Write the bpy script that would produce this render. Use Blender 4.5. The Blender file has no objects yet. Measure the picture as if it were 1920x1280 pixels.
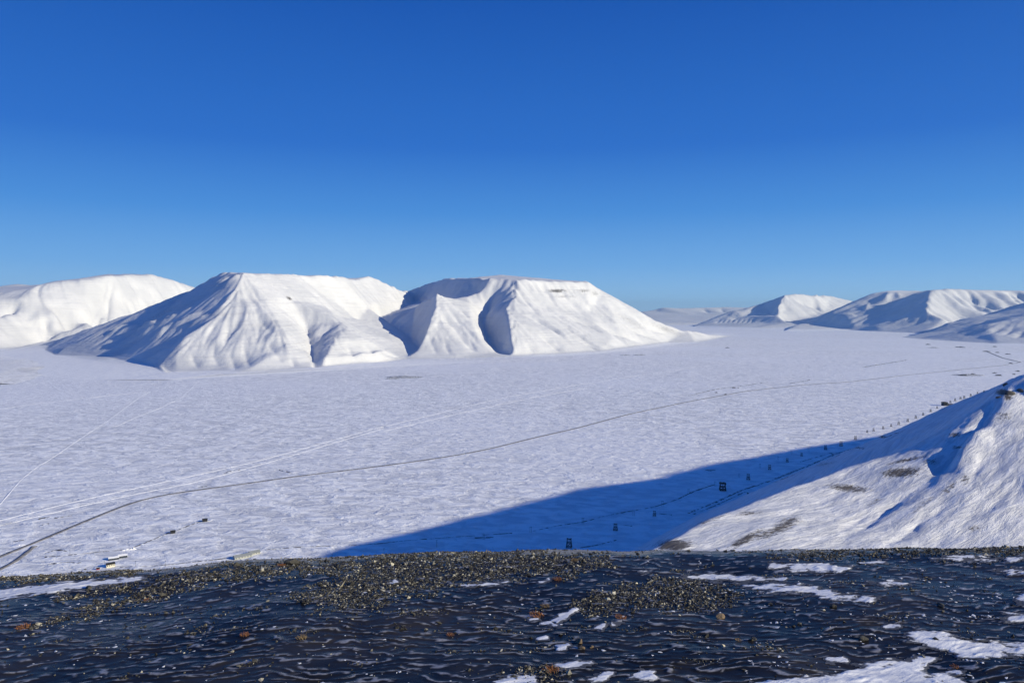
import bpy, bmesh, math, random
import numpy as np
from mathutils import Vector
from mathutils.geometry import delaunay_2d_cdt

random.seed(7)
RNG = np.random.default_rng(11)

# ------------------------------------------------------------------ camera, sky, sun, exposure
H = 300.0            # eye height above the valley floor (m)
F = 1400.0           # focal length in pixels of the 1920-wide photograph
CX, HY = 960.0, 585.0   # principal column and horizon row
scene = bpy.context.scene
cam_d = bpy.data.cameras.new('camera')
cam = bpy.data.objects.new('camera', cam_d)
scene.collection.objects.link(cam)
cam.location = (0, 0, H)
cam.rotation_euler = (math.radians(90), 0, 0)
cam_d.sensor_width = 36.0
cam_d.lens = F / 1920 * 36.0
cam_d.shift_y = -(640 - HY) / 1920
cam_d.clip_start = 0.1
cam_d.clip_end = 200000
scene.camera = cam
scene.render.resolution_x, scene.render.resolution_y = 1024, 682

SUN_EL = math.radians(18.5)
SUN_AZ = math.radians(113.0)        # from the view direction (+Y) towards the right (+X)
SUN = np.array([math.sin(SUN_AZ) * math.cos(SUN_EL), math.cos(SUN_AZ) * math.cos(SUN_EL), math.sin(SUN_EL)])

world = bpy.data.worlds.new('World')
scene.world = world
world.use_nodes = True
wn = world.node_tree
wn.nodes.clear()
sky = wn.nodes.new('ShaderNodeTexSky')
sky.sky_type = 'NISHITA'
sky.sun_disc = False
sky.sun_elevation = SUN_EL
sky.sun_rotation = SUN_AZ
sky.altitude = 300
sky.air_density = 1.0
sky.dust_density = 0.0
sky.ozone_density = 3.0
# the clear polar sky: deep blue overhead, paling towards the horizon, with the scattering sky mixed in
tc = wn.nodes.new('ShaderNodeTexCoord')
sep = wn.nodes.new('ShaderNodeSeparateXYZ')
wn.links.new(tc.outputs['Generated'], sep.inputs[0])
ramp = wn.nodes.new('ShaderNodeValToRGB')
stops = [(0.0, (0.330, 0.590, 0.880)), (0.017, (0.275, 0.550, 0.880)), (0.061, (0.150, 0.410, 0.825)), (0.13, (0.056, 0.268, 0.725)),
         (0.213, (0.016, 0.152, 0.600)), (0.386, (0.004, 0.088, 0.445)), (1.0, (0.004, 0.072, 0.370))]
el = ramp.color_ramp.elements
el[1].position = 1.0
for p, c in stops[1:-1]:
    el.new(p)
for e, (p, c) in zip(el, stops):
    e.color = (*c, 1)
wn.links.new(sep.outputs[2], ramp.inputs[0])
bg = wn.nodes.new('ShaderNodeBackground')
bg.inputs['Strength'].default_value = 0.05
wn.links.new(sky.outputs[0], bg.inputs[0])
bg2 = wn.nodes.new('ShaderNodeBackground')
bg2.inputs['Strength'].default_value = 0.72
wn.links.new(ramp.outputs[0], bg2.inputs[0])
mixw = wn.nodes.new('ShaderNodeMixShader')
mixw.inputs[0].default_value = 0.93
wn.links.new(bg.outputs[0], mixw.inputs[1])
wn.links.new(bg2.outputs[0], mixw.inputs[2])
wo = wn.nodes.new('ShaderNodeOutputWorld')
wn.links.new(mixw.outputs[0], wo.inputs[0])

sun_d = bpy.data.lights.new('sun', 'SUN')
sun_d.energy = 4.05
sun_d.angle = math.radians(0.53)
sun_d.color = (1.0, 0.91, 0.68)
sun = bpy.data.objects.new('sun', sun_d)
scene.collection.objects.link(sun)
sun.rotation_euler = Vector(SUN).to_track_quat('Z', 'Y').to_euler()

scene.view_settings.view_transform = 'Standard'
scene.view_settings.look = 'None'
scene.view_settings.gamma = 1.0
scene.view_settings.use_curve_mapping = False
scene.view_settings.exposure = 0.5

# ------------------------------------------------------------------ helpers
COL = scene.collection

def tag(o, label=None, cat=None, group=None, kind=None):
    if label: o['label'] = label
    if cat: o['category'] = cat
    if group: o['group'] = group
    if kind: o['kind'] = kind
    return o

def link(name, me, mat=None, parent=None):
    o = bpy.data.objects.new(name, me)
    COL.objects.link(o)
    if mat is not None and me is not None:
        me.materials.append(mat)
    if parent is not None:
        o.parent = parent
    return o

def np_mesh(name, verts, quads=None, tris=None, smooth=True, attrs=None):
    me = bpy.data.meshes.new(name)
    verts = np.asarray(verts, dtype=np.float32)
    faces = []
    nq = 0 if quads is None else len(quads)
    nt = 0 if tris is None else len(tris)
    me.vertices.add(len(verts))
    me.vertices.foreach_set('co', verts.ravel())
    loops = []
    if nq: loops.append(np.asarray(quads, dtype=np.int32).ravel())
    if nt: loops.append(np.asarray(tris, dtype=np.int32).ravel())
    loops = np.concatenate(loops)
    me.loops.add(len(loops))
    me.loops.foreach_set('vertex_index', loops)
    me.polygons.add(nq + nt)
    starts = np.concatenate([np.arange(nq) * 4, nq * 4 + np.arange(nt) * 3]).astype(np.int32)
    me.polygons.foreach_set('loop_start', starts)
    me.polygons.foreach_set('use_smooth', np.full(nq + nt, smooth, dtype=bool))
    me.update(calc_edges=True)
    for k, v in (attrs or {}).items():
        v = np.asarray(v, dtype=np.float32)
        if v.ndim == 2:
            a = me.attributes.new(k, 'FLOAT_COLOR', 'POINT')
            a.data.foreach_set('color', np.c_[v, np.ones(len(v))].astype(np.float32).ravel())
        else:
            a = me.attributes.new(k, 'FLOAT', 'POINT')
            a.data.foreach_set('value', v)
    return me

def grid_quads(nr, nc, keep=None):
    i = np.arange(nr * nc).reshape(nr, nc)
    q = np.stack([i[:-1, :-1], i[:-1, 1:], i[1:, 1:], i[1:, :-1]], -1).reshape(-1, 4)
    if keep is not None:
        k = keep.ravel()
        q = q[k[q].any(1)]
    return q

def compact(verts, quads):
    used = np.unique(quads)
    remap = np.full(len(verts), -1)
    remap[used] = np.arange(len(used))
    return verts[used], remap[quads], used

_P = np.random.default_rng(3).permutation(512)
_A = np.random.default_rng(4).uniform(0, 2 * np.pi, 512)
def perlin(x, y, seed=0):
    x = np.asarray(x, dtype=np.float64); y = np.asarray(y, dtype=np.float64)
    xi = np.floor(x).astype(np.int64); yi = np.floor(y).astype(np.int64)
    xf = x - xi; yf = y - yi
    u = xf * xf * xf * (xf * (xf * 6 - 15) + 10); v = yf * yf * yf * (yf * (yf * 6 - 15) + 10)
    def g(ix, iy, fx, fy):
        h = _A[_P[(_P[(ix + seed * 37) & 511] + iy) & 511]]
        return np.cos(h) * fx + np.sin(h) * fy
    a = g(xi, yi, xf, yf); b = g(xi + 1, yi, xf - 1, yf)
    c = g(xi, yi + 1, xf, yf - 1); d = g(xi + 1, yi + 1, xf - 1, yf - 1)
    return (a + (b - a) * u + (c - a) * v + (a - b - c + d) * u * v) * 1.5

def fbm(x, y, oct=4, seed=0, gain=0.5):
    s = 0; a = 1.0
    for k in range(oct):
        s = s + a * perlin(x * 2 ** k, y * 2 ** k, seed + k * 5)
        a *= gain
    return s

def sstep(a, b, x):
    t = np.clip((x - a) / (b - a), 0, 1)
    return t * t * (3 - 2 * t)

def P(px, py, D):                       # photo pixel + distance -> world point
    return ((px - CX) / F * D, D, H - (py - HY) / F * D)

def G(px, py, z=0.0):                   # photo pixel on level ground of height z
    return P(px, py, (H - z) * F / (py - HY))

def blur2(z, sr, sc):
    def k(s):
        if s <= 0: return np.array([1.0])
        n = int(math.ceil(s * 3)); x = np.arange(-n, n + 1)
        w = np.exp(-x * x / (2 * s * s)); return w / w.sum()
    for ax, s in ((0, sr), (1, sc)):
        w = k(s); n = len(w) // 2
        if n == 0: continue
        p = [(0, 0), (0, 0)]; p[ax] = (n, n)
        zp = np.pad(z, p, mode='edge')
        o = np.zeros_like(z)
        for i, wi in enumerate(w):
            sl = [slice(None), slice(None)]; sl[ax] = slice(i, i + z.shape[ax])
            o += wi * zp[tuple(sl)]
        z = o
    return z

def polydist(X, Y, pl):
    """plan distance to a polyline, and the fraction along it of the nearest point"""
    best = np.full(X.shape, 1e18); tt = np.zeros(X.shape); side = np.zeros(X.shape)
    L = [0.0]
    for a, b in zip(pl[:-1], pl[1:]):
        L.append(L[-1] + math.hypot(b[0] - a[0], b[1] - a[1]))
    for k, (a, b) in enumerate(zip(pl[:-1], pl[1:])):
        dx, dy = b[0] - a[0], b[1] - a[1]; l2 = dx * dx + dy * dy + 1e-9
        t = np.clip(((X - a[0]) * dx + (Y - a[1]) * dy) / l2, 0, 1)
        d = np.hypot(X - a[0] - t * dx, Y - a[1] - t * dy)
        m = d < best
        best = np.where(m, d, best)
        tt = np.where(m, (L[k] + t * math.sqrt(l2)) / L[-1], tt)
        side = np.where(m, np.sign(dx * (Y - a[1]) - dy * (X - a[0])), side)
    return best, tt, side

class Terrain:
    """height field on a fan-shaped grid, interpolated between ridge, gully and foot lines"""
    def __init__(s, px0, px1, dpx, D0, D1, nrow):
        s.px = np.arange(px0, px1 + dpx, dpx, dtype=float)
        s.D = np.geomspace(D0, D1, nrow)
        s.U = (s.px - CX) / F
        s.X = s.U[None, :] * s.D[:, None]
        s.Y = np.repeat(s.D[:, None], len(s.U), 1)
        s.lines = []
        s.rock = np.zeros_like(s.X)
    def line(s, pts):
        s.lines.append([tuple(map(float, p)) for p in pts])
    def solve(s, sr, sc, low=-80.0):
        vs, es, zs = [], [], []
        for ln in s.lines:
            b = len(vs)
            for p in ln:
                vs.append(Vector((p[0], p[1]))); zs.append(p[2])
            es += [(b + i, b + i + 1) for i in range(len(ln) - 1)]
        ov, oe, of, iv, ie, jf = delaunay_2d_cdt(vs, es, [], 0, 1.0)
        src = np.array([[v.x, v.y] for v in vs]); zs = np.array(zs)
        oz = np.zeros(len(ov))
        for k, v in enumerate(ov):
            if iv[k]:
                oz[k] = zs[iv[k][0]]
            else:
                d = np.hypot(src[:, 0] - v.x, src[:, 1] - v.y)
                w = 1 / (d ** 2 + 1); n = np.argsort(d)[:3]
                oz[k] = (w[n] * zs[n]).sum() / w[n].sum()
        Z = np.full(s.X.shape, float(low))
        for f in of:
            (ax, ay), (bx, by), (cx, cy) = [(ov[i].x, ov[i].y) for i in f[:3]]
            det = (by - cy) * (ax - cx) + (cx - bx) * (ay - cy)
            if abs(det) < 1e-6: continue
            ymin, ymax = min(ay, by, cy), max(ay, by, cy)
            r0 = max(0, np.searchsorted(s.D, ymin) - 1); r1 = min(len(s.D), np.searchsorted(s.D, ymax) + 1)
            if r1 <= r0: continue
            X, Y = s.X[r0:r1], s.Y[r0:r1]
            l1 = ((by - cy) * (X - cx) + (cx - bx) * (Y - cy)) / det
            l2 = ((cy - ay) * (X - cx) + (ax - cx) * (Y - cy)) / det
            l3 = 1 - l1 - l2
            m = (l1 >= -1e-6) & (l2 >= -1e-6) & (l3 >= -1e-6)
            z = l1 * oz[f[0]] + l2 * oz[f[1]] + l3 * oz[f[2]]
            Z[r0:r1] = np.where(m, z, Z[r0:r1])
        s.Z = blur2(Z, sr, sc)
    def pyrow(s):
        return HY + F * (H - s.Z) / s.Y
    def hit(s, px, py):
        c = int(np.clip(round((px - s.px[0]) / (s.px[1] - s.px[0])), 0, len(s.px) - 1))
        rows = HY + F * (H - s.Z[:, c]) / s.D
        k = np.nonzero(rows <= py)[0]
        k = k[0] if len(k) else int(np.argmin(rows))
        if k > 0 and rows[k] <= py < rows[k - 1]:
            t = (rows[k - 1] - py) / (rows[k - 1] - rows[k])
            D = s.D[k - 1] + t * (s.D[k] - s.D[k - 1]); z = s.Z[k - 1, c] + t * (s.Z[k, c] - s.Z[k - 1, c])
        else:
            D = s.D[k]; z = s.Z[k, c]
        return ((px - CX) / F * D, D, z)
    def height(s, x, y):
        c = np.clip((x / y * F + CX - s.px[0]) / (s.px[1] - s.px[0]), 0, len(s.px) - 1.001)
        r = np.clip(np.interp(y, s.D, np.arange(len(s.D))), 0, len(s.D) - 1.001)
        ci, ri = int(c), int(r); cf, rf = c - ci, r - ri
        Z = s.Z
        return (Z[ri, ci] * (1 - cf) + Z[ri, ci + 1] * cf) * (1 - rf) + (Z[ri + 1, ci] * (1 - cf) + Z[ri + 1, ci + 1] * cf) * rf
    def carve(s, pix, width, depth, sharp=1.0, taper=0.18, plan=None):
        """cut a V-shaped gully (depth > 0) or raise a rib (depth < 0) along photo pixels on the slope"""
        pl = plan or [s.hit(*p)[:2] for p in pix]
        d, t, side = polydist(s.X, s.Y, pl)
        wob = 1 + 0.25 * fbm(s.X / (width * 3), s.Y / (width * 3), 2, 9)
        prof = np.exp(-(d / (width * wob)) ** sharp)
        tp = np.clip(np.minimum(t / taper, 1), 0, 1) * np.clip(np.minimum((1 - t) / taper, 1), 0, 1) if taper else 1
        s.Z = s.Z - depth * prof * tp
    def grad(s):
        gy_ = np.gradient(s.Z, axis=0) / np.gradient(s.Y, axis=0)
        gx_ = np.gradient(s.Z, axis=1) / np.gradient(s.X, axis=1)
        return gx_, gy_ - gx_ * s.U[None, :]
    def ribs(s, amp, wave, step, n=14, seed=0, z0=40, z1=160, sm=5, kmin=0.12):
        """small gullies and ribs that follow the fall line: noise averaged along downhill paths"""
        zb = s.Z; s.Z = blur2(zb, sm, sm); gx_, gy_ = s.grad(); s.Z = zb
        L = np.hypot(gx_, gy_) + 1e-6
        ux, uy = gx_ / L, gy_ / L
        acc = np.zeros_like(s.X); lg0 = math.log(s.D[0]); dl = math.log(s.D[1]) - lg0
        for sgn in (1, -1):
            x, y = s.X.copy(), s.Y.copy()
            for i in range(n):
                c = np.clip(((x / y * F + CX - s.px[0]) / (s.px[1] - s.px[0])).round().astype(int), 0, len(s.px) - 1)
                r = np.clip(((np.log(np.maximum(y, 1)) - lg0) / dl).round().astype(int), 0, len(s.D) - 1)
                acc += perlin(x / wave, y / wave, seed) + 0.5 * perlin(x / wave * 2.1, y / wave * 2.1, seed + 3)
                x = x + sgn * step * ux[r, c]; y = y + sgn * step * uy[r, c]
        acc /= (2 * n)
        acc = acc / (acc.std() + 1e-9)
        acc = np.where(acc < 0, -np.abs(acc) ** 0.85, acc * 0.7)
        s.Z = s.Z + amp * acc * sstep(z0 * 0.2, z1, s.Z) * sstep(kmin, kmin + 0.25, L)
    def edges(s, n):
        """let the range sink away beyond the picture instead of ending in a wall"""
        e = sstep(0, n, s.px[-1] - s.px)[None, :]
        s.Z = s.Z * e - 60 * (1 - e)
    def softfoot(s, k):
        s.Z = k * np.logaddexp(0, s.Z / k) - 0.35 * k * 0.3
    def mesh(s, name, mat, zmin=-25, attrs=None):
        v = np.stack([s.X, s.Y, s.Z], -1).reshape(-1, 3)
        q = grid_quads(len(s.D), len(s.px), s.Z > zmin)
        vv, qq, used = compact(v, q)
        a = {'rock': s.rock.ravel()[used]}
        me = np_mesh(name, vv, qq, attrs=a)
        return link(name, me, mat)
    def paint(s, px, py, rx, ry, amp=1.0, rot=0.0):
        """bare ground showing through the snow around a photo pixel"""
        gx = np.repeat(s.px[None, :], len(s.D), 0); gy = s.pyrow()
        c, n = math.cos(rot), math.sin(rot)
        a = ((gx - px) * c + (gy - py) * n) / rx; b = (-(gx - px) * n + (gy - py) * c) / ry
        s.rock = np.maximum(s.rock, amp * np.exp(-(a * a + b * b)))

# ------------------------------------------------------------------ materials
def new_mat(name):
    m = bpy.data.materials.new(name); m.use_nodes = True
    nt = m.node_tree
    b = nt.nodes['Principled BSDF']
    return m, nt, b

class N:
    """tiny node-building shorthand"""
    def __init__(s, nt): s.nt = nt
    def n(s, t, **kw):
        x = s.nt.nodes.new('ShaderNode' + t)
        for k, v in kw.items():
            if k in x.inputs: x.inputs[k].default_value = v
            else: setattr(x, k, v)
        return x
    def l(s, a, b): s.nt.links.new(a, b)
    def pos(s, sx, sy, sz, rot=0.0):
        g = s.n('NewGeometry'); m = s.n('Mapping'); v = g.outputs['Position']
        if rot:                                   # turn first, then stretch
            r = s.n('Mapping'); r.inputs['Rotation'].default_value = (0, 0, rot)
            s.l(v, r.inputs['Vector']); v = r.outputs[0]
        m.inputs['Scale'].default_value = (sx, sy, sz)
        s.l(v, m.inputs['Vector']); return m.outputs[0]
    def noise(s, vec, scale=1.0, detail=4.0, rough=0.55, dist=0.0):
        x = s.n('TexNoise'); x.inputs['Scale'].default_value = scale; x.inputs['Detail'].default_value = detail
        x.inputs['Roughness'].default_value = rough; x.inputs['Distortion'].default_value = dist
        s.l(vec, x.inputs['Vector']); return x.outputs[0]
    def ramp(s, fac, stops):
        r = s.n('ValToRGB'); e = r.color_ramp.elements
        while len(e) < len(stops): e.new(0.5)
        for el, (p, c) in zip(e, stops):
            el.position = p; el.color = (*c, 1) if len(c) == 3 else c
        s.l(fac, r.inputs[0]); return r.outputs[0]
    def val(s, fac, a, b, lo=0.0, hi=1.0):
        m = s.n('MapRange'); m.interpolation_type = 'SMOOTHSTEP'
        m.inputs['From Min'].default_value = a; m.inputs['From Max'].default_value = b
        m.inputs['To Min'].default_value = lo; m.inputs['To Max'].default_value = hi
        s.l(fac, m.inputs['Value']); return m.outputs[0]
    def math(s, op, a, b=None):
        m = s.n('Math', operation=op)
        for i, v in enumerate((a, b)):
            if v is None: continue
            if isinstance(v, (int, float)): m.inputs[i].default_value = v
            else: s.l(v, m.inputs[i])
        return m.outputs[0]
    def mix(s, fac, a, b):
        m = s.n('Mix', data_type='RGBA')
        for i, v in ((0, fac), (6, a), (7, b)):
            if isinstance(v, tuple): m.inputs[i].default_value = (*v, 1)
            elif isinstance(v, (int, float)): m.inputs[i].default_value = v
            else: s.l(v, m.inputs[i])
        return m.outputs[2]
    def attr(s, name, out=2):
        a = s.n('Attribute'); a.attribute_name = name
        return a.outputs[out]
    def bump(s, h, dist, strength=1.0, normal=None):
        b = s.n('Bump'); b.inputs['Distance'].default_value = dist; b.inputs['Strength'].default_value = strength
        s.l(h, b.inputs['Height'])
        if normal is not None: s.l(normal, b.inputs['Normal'])
        return b.outputs[0]

SNOW = (0.86, 0.87, 0.88)

def plain_mat(name, col, rough=0.8, spec=0.3, var=0.25, scale=2.0, metal=0.0):
    m, nt, b = new_mat(name); k = N(nt)
    n = k.noise(k.pos(1, 1, 1), scale, 4)
    c = k.mix(k.val(n, 0.3, 0.7), tuple(x * (1 - var) for x in col), tuple(min(1, x * (1 + var)) for x in col))
    k.l(c, b.inputs['Base Color']); b.inputs['Roughness'].default_value = rough
    b.inputs['Specular IOR Level'].default_value = spec; b.inputs['Metallic'].default_value = metal
    return m

def snow_hill_mat(name, fine=1.0, strata=1.0, rock_col=(0.10, 0.09, 0.085), rock_scale=0.11, bump=1.0):
    m, nt, b = new_mat(name); k = N(nt)
    st = k.noise(k.pos(0.0022 * fine, 0.0022 * fine, 0.085 * fine), 1.0, 5, 0.6)
    tint = k.noise(k.pos(0.004 * fine, 0.004 * fine, 0.004 * fine), 1.0, 4)
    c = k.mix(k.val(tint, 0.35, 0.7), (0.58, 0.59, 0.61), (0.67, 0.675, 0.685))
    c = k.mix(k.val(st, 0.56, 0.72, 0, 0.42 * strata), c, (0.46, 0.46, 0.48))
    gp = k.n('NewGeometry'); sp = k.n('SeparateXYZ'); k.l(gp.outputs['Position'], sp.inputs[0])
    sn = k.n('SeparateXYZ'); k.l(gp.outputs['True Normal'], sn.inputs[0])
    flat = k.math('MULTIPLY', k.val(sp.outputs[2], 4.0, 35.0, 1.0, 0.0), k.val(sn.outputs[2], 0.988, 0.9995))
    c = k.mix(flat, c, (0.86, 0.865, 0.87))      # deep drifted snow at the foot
    rn = k.noise(k.pos(rock_scale, rock_scale, rock_scale * 2.4), 1.0, 6, 0.68)
    ra = k.attr('rock')
    th = k.math('MULTIPLY', ra, 0.62)
    msk = k.val(k.math('ADD', rn, th), 0.78, 0.90)
    c = k.mix(msk, c, rock_col)
    k.l(c, b.inputs['Base Color'])
    b.inputs['Roughness'].default_value = 0.75
    b.inputs['Specular IOR Level'].default_value = 0.2
    f1 = k.noise(k.pos(0.014 * fine, 0.014 * fine, 0.014 * fine), 1.0, 7, 0.68)
    n1 = k.bump(f1, 5.5 / fine * bump, 1.0)
    n2 = k.bump(st, 4.5 / fine * strata * bump, 1.0, n1)
    k.l(n2, b.inputs['Normal'])
    return m

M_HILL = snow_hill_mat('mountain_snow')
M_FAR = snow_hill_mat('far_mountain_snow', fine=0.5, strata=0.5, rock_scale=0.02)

def plain_snow_mat():
    m, nt, b = new_mat('valley_snow'); k = N(nt)
    # wind crust and drifts: patches some tens of metres long, finer sastrugi inside
    n1 = k.noise(k.pos(0.034, 0.062, 0.01, 0.12), 1.0, 5, 0.64, 0.6)
    n2 = k.noise(k.pos(0.012, 0.024, 0.01, 0.2), 1.0, 4, 0.6, 0.4)
    big = k.noise(k.pos(0.0011, 0.0011, 0.001), 1.0, 3)
    lvl = k.noise(k.pos(0.0007, 0.0009, 0.001), 1.0, 2)          # where the wind has worked the crust
    p = k.math('ADD', k.math('MULTIPLY', n1, 0.62), k.math('MULTIPLY', n2, 0.38))
    c = k.mix(k.val(p, 0.43, 0.57), (0.64, 0.645, 0.66), (0.985, 0.98, 0.96))  # crust tone, plus part of the drifts' relief shading put into the colour
    c = k.mix(k.val(lvl, 0.40, 0.66, 0.10, 0.75), c, (0.86, 0.865, 0.88))
    c = k.mix(k.val(big, 0.46, 0.66, 0.0, 0.3), c, (0.78, 0.79, 0.81))
    k.l(c, b.inputs['Base Color'])
    b.inputs['Roughness'].default_value = 0.7; b.inputs['Specular IOR Level'].default_value = 0.25
    bn = k.bump(p, 8.0, 1.0)
    k.l(bn, b.inputs['Normal'])
    return m
M_PLAIN = plain_snow_mat()
M_TRACK = plain_mat('fresh_snow', (0.90, 0.90, 0.90), 0.8, 0.2, 0.03, 0.3)
M_ROAD = plain_mat('road_gravel', (0.20, 0.195, 0.20), 0.9, 0.2, 0.35, 0.15)

def soil_mat(name, col, thr=0.5, scale=0.12):
    m, nt, b = new_mat(name); k = N(nt)
    n = k.noise(k.pos(scale, scale, scale), 1.0, 6, 0.7)
    c = k.mix(k.val(n, thr - 0.06, thr + 0.06), (0.80, 0.82, 0.85), col)
    k.l(c, b.inputs['Base Color']); b.inputs['Roughness'].default_value = 0.9
    b.inputs['Specular IOR Level'].default_value = 0.2
    return m
M_SOIL = soil_mat('thawed_soil', (0.07, 0.065, 0.06), 0.47)

# ------------------------------------------------------------------ valley floor
gx = np.concatenate([-np.geomspace(60000, 200, 40), np.linspace(-100, 100, 3), np.geomspace(200, 60000, 40)])
gy = np.concatenate([[-4000, -2000, -1000, -300], np.geomspace(60, 60000, 60)])
XX, YY = np.meshgrid(gx, gy)
me = np_mesh('valley_floor', np.stack([XX, YY, XX * 0], -1).reshape(-1, 3), grid_quads(len(gy), len(gx)))
tag(link('valley_floor', me, M_PLAIN), kind='structure')

# ------------------------------------------------------------------ the table mountains across the valley
T = Terrain(-160, 1420, 2.6, 3300, 10500, 380)
# outer ring, below the floor
T.line([G(-250, 720, -60), G(60, 760, -60), G(330, 722, -60), G(420, 725, -60), G(590, 713, -60), G(760, 691, -60), G(950, 687, -60),
        G(1110, 683, -60), G(1195, 672, -60), G(1310, 655, -60), G(1400, 633, -60)])
# front foot
T.line([G(105, 668), G(200, 683), G(315, 702), G(420, 704), G(500, 699), G(590, 692), G(680, 683), G(752, 672)])
T.line([G(770, 672), G(860, 671), G(955, 668), G(1060, 664), G(1120, 660), G(1180, 652), G(1250, 643), G(1300, 635), G(1345, 624)])
# left foot, along the side valley
T.line([G(105, 668), (-3560, 5700, 4), (-4000, 6300, 20), (-4300, 7000, 60)])
# corner ridge of the left mountain: plateau corner down to the front foot
A0 = P(455, 511, 4800); A1 = P(441, 536, 4640); A2 = P(447, 554, 4540); A3 = P(405, 592, 4330); A4 = P(345, 632, 4100); A5 = P(318, 652, 4010)
T.line([A0, A1, A2, A3, A4])
T.line([P(330, 668, 3920), P(300, 684, 3900)])
# left skyline of the dark face
B0 = P(415, 510, 5200); B1 = P(360, 541, 5480); B2 = P(310, 563, 5650); B3 = P(250, 587, 5830); B4 = P(190, 607, 5960); B5 = P(130, 628, 6080); B6 = P(92, 648, 6150)
T.line([B0, B1, B2, B3, B4, B5, B6])
T.line([B0, A0])
# foot of the dark face: fan of snow below it
T.line([P(120, 652, 5200), P(200, 668, 4700), P(228, 676, 4420), P(262, 680, 4220), P(285, 688, 4010)])
# plateau edge and interior of the left mountain
C1 = P(560, 515, 5450); C2 = P(640, 517, 5900); C3 = P(668, 524, 6400); C4 = P(697, 519, 7000); C5 = P(735, 535, 7300); C6 = P(758, 546, 7700)
T.line([A0, C1, C2, C3, C4, C5, C6])
T.line([(-1900, 5600, 575), (-1600, 6400, 585), (-1500, 7200, 560)])
T.line([(-2600, 6400, 420), (-2300, 7600, 380), (-1900, 8600, 330), (-900, 9600, 300), (600, 9600, 250)])
T.line([(-3600, 7500, 60), (-2800, 8800, 40), (-1000, 10400, 30), (900, 10400, 20)])
# lit face under the plateau edge: break of slope, then the side valley between the two mountains
D1 = P(500, 562, 4620); D2 = P(545, 560, 4880); D3 = P(610, 575, 5200); D4 = P(640, 596, 5250)
T.line([A2, D1, P(520, 600, 4360), P(545, 640, 4120), P(560, 680, 3960)])
T.line([D1, D2, D3, D4])
T.line([D4, P(668, 598, 5700), P(700, 601, 6150), P(742, 583, 6900), P(768, 571, 7400), P(775, 565, 8000)])
T.line([P(690, 575, 6000), P(740, 568, 7000)])
# nose hill between gully and side valley
E0 = P(641, 604, 4760); E1 = P(655, 612, 4680); E2 = P(690, 635, 4600); E3 = P(722, 655, 4660); E4 = G(748, 673)
T.line([D4, E0, E1, E2, E3, E4])
T.line([E0, P(628, 640, 4330), P(610, 670, 4060), P(600, 690, 3945)])
T.line([P(572, 610, 4740), P(584, 640, 4440), P(587, 672, 4090), G(585, 692)])
# side-valley floor running up from its mouth
T.line([G(762, 672), (-640, 5200, 40), (-760, 5650, 105), P(700, 601, 6150)])
# pyramid peak of the right mountain and its front ridge
K0 = P(818, 549, 5700); K1 = P(816, 575, 5480); K2 = P(806, 600, 5300); K3 = P(795, 630, 5100); K4 = P(780, 658, 4920)
T.line([K0, K1, K2, K3, K4, G(772, 672)])
T.line([K0, P(832, 556, 5850), P(850, 561, 6050), P(876, 556, 6200), P(900, 545, 6330), P(918, 521, 6480)])
T.line([K0, P(780, 572, 6200), P(768, 573, 7000)])
# dark cirque behind the peak
R0 = P(918, 520, 6480); R1 = P(880, 521, 6850); R2 = P(832, 523, 7350); R3 = P(800, 532, 7800); R4 = P(765, 545, 8250)
T.line([R0, R1, R2, R3, R4])
T.line([(-280, 6560, 430), (-520, 6700, 400), (-820, 7200, 380), P(775, 565, 8000)])
# plateau of the right mountain
Q0 = P(970, 525, 6420); Q1 = P(1005, 526, 6600); Q2 = P(1060, 527, 6850); Q3 = P(1104, 528, 7080)
T.line([R0, P(940, 523, 6500), Q0, Q1, Q2, Q3])
T.line([P(885, 521, 7600), P(940, 515, 7900), P(985, 519, 7700), P(1040, 524, 7600), P(1098, 528, 7500)])
T.line([P(900, 522, 8900), P(1080, 535, 8800)])
# right-hand skyline spur
S1 = P(1130, 548, 7170); S2 = P(1180, 577, 7320); S3 = P(1230, 600, 7500); S4 = P(1290, 618, 7900); S5 = P(1335, 627, 8600)
T.line([Q3, S1, S2, S3, S4, S5, (2500, 9300, -5)])
T.line([(1300, 8600, 80), (1900, 9200, 10)])
# the two long ridges either side of the big gully
T.line([Q0, P(968, 552, 6060), P(948, 574, 5780), P(954, 600, 5420), P(957, 630, 5200), P(963, 655, 5100)])
T.line([P(880, 566, 6000), P(884, 600, 5500), P(900, 635, 5230), P(922, 660, 5100)])
T.line([P(930, 542, 6360), P(915, 566, 6200), P(906, 585, 6020), P(908, 605, 5850), P(918, 632, 5540), P(937, 655, 5260), G(955, 667)])
T.line([P(1010, 575, 6180), P(1060, 625, 5620)])
T.line([P(1100, 585, 6600), P(1150, 630, 6250)])
T.solve(0.65, 0.65)

carve = T.carve
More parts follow.
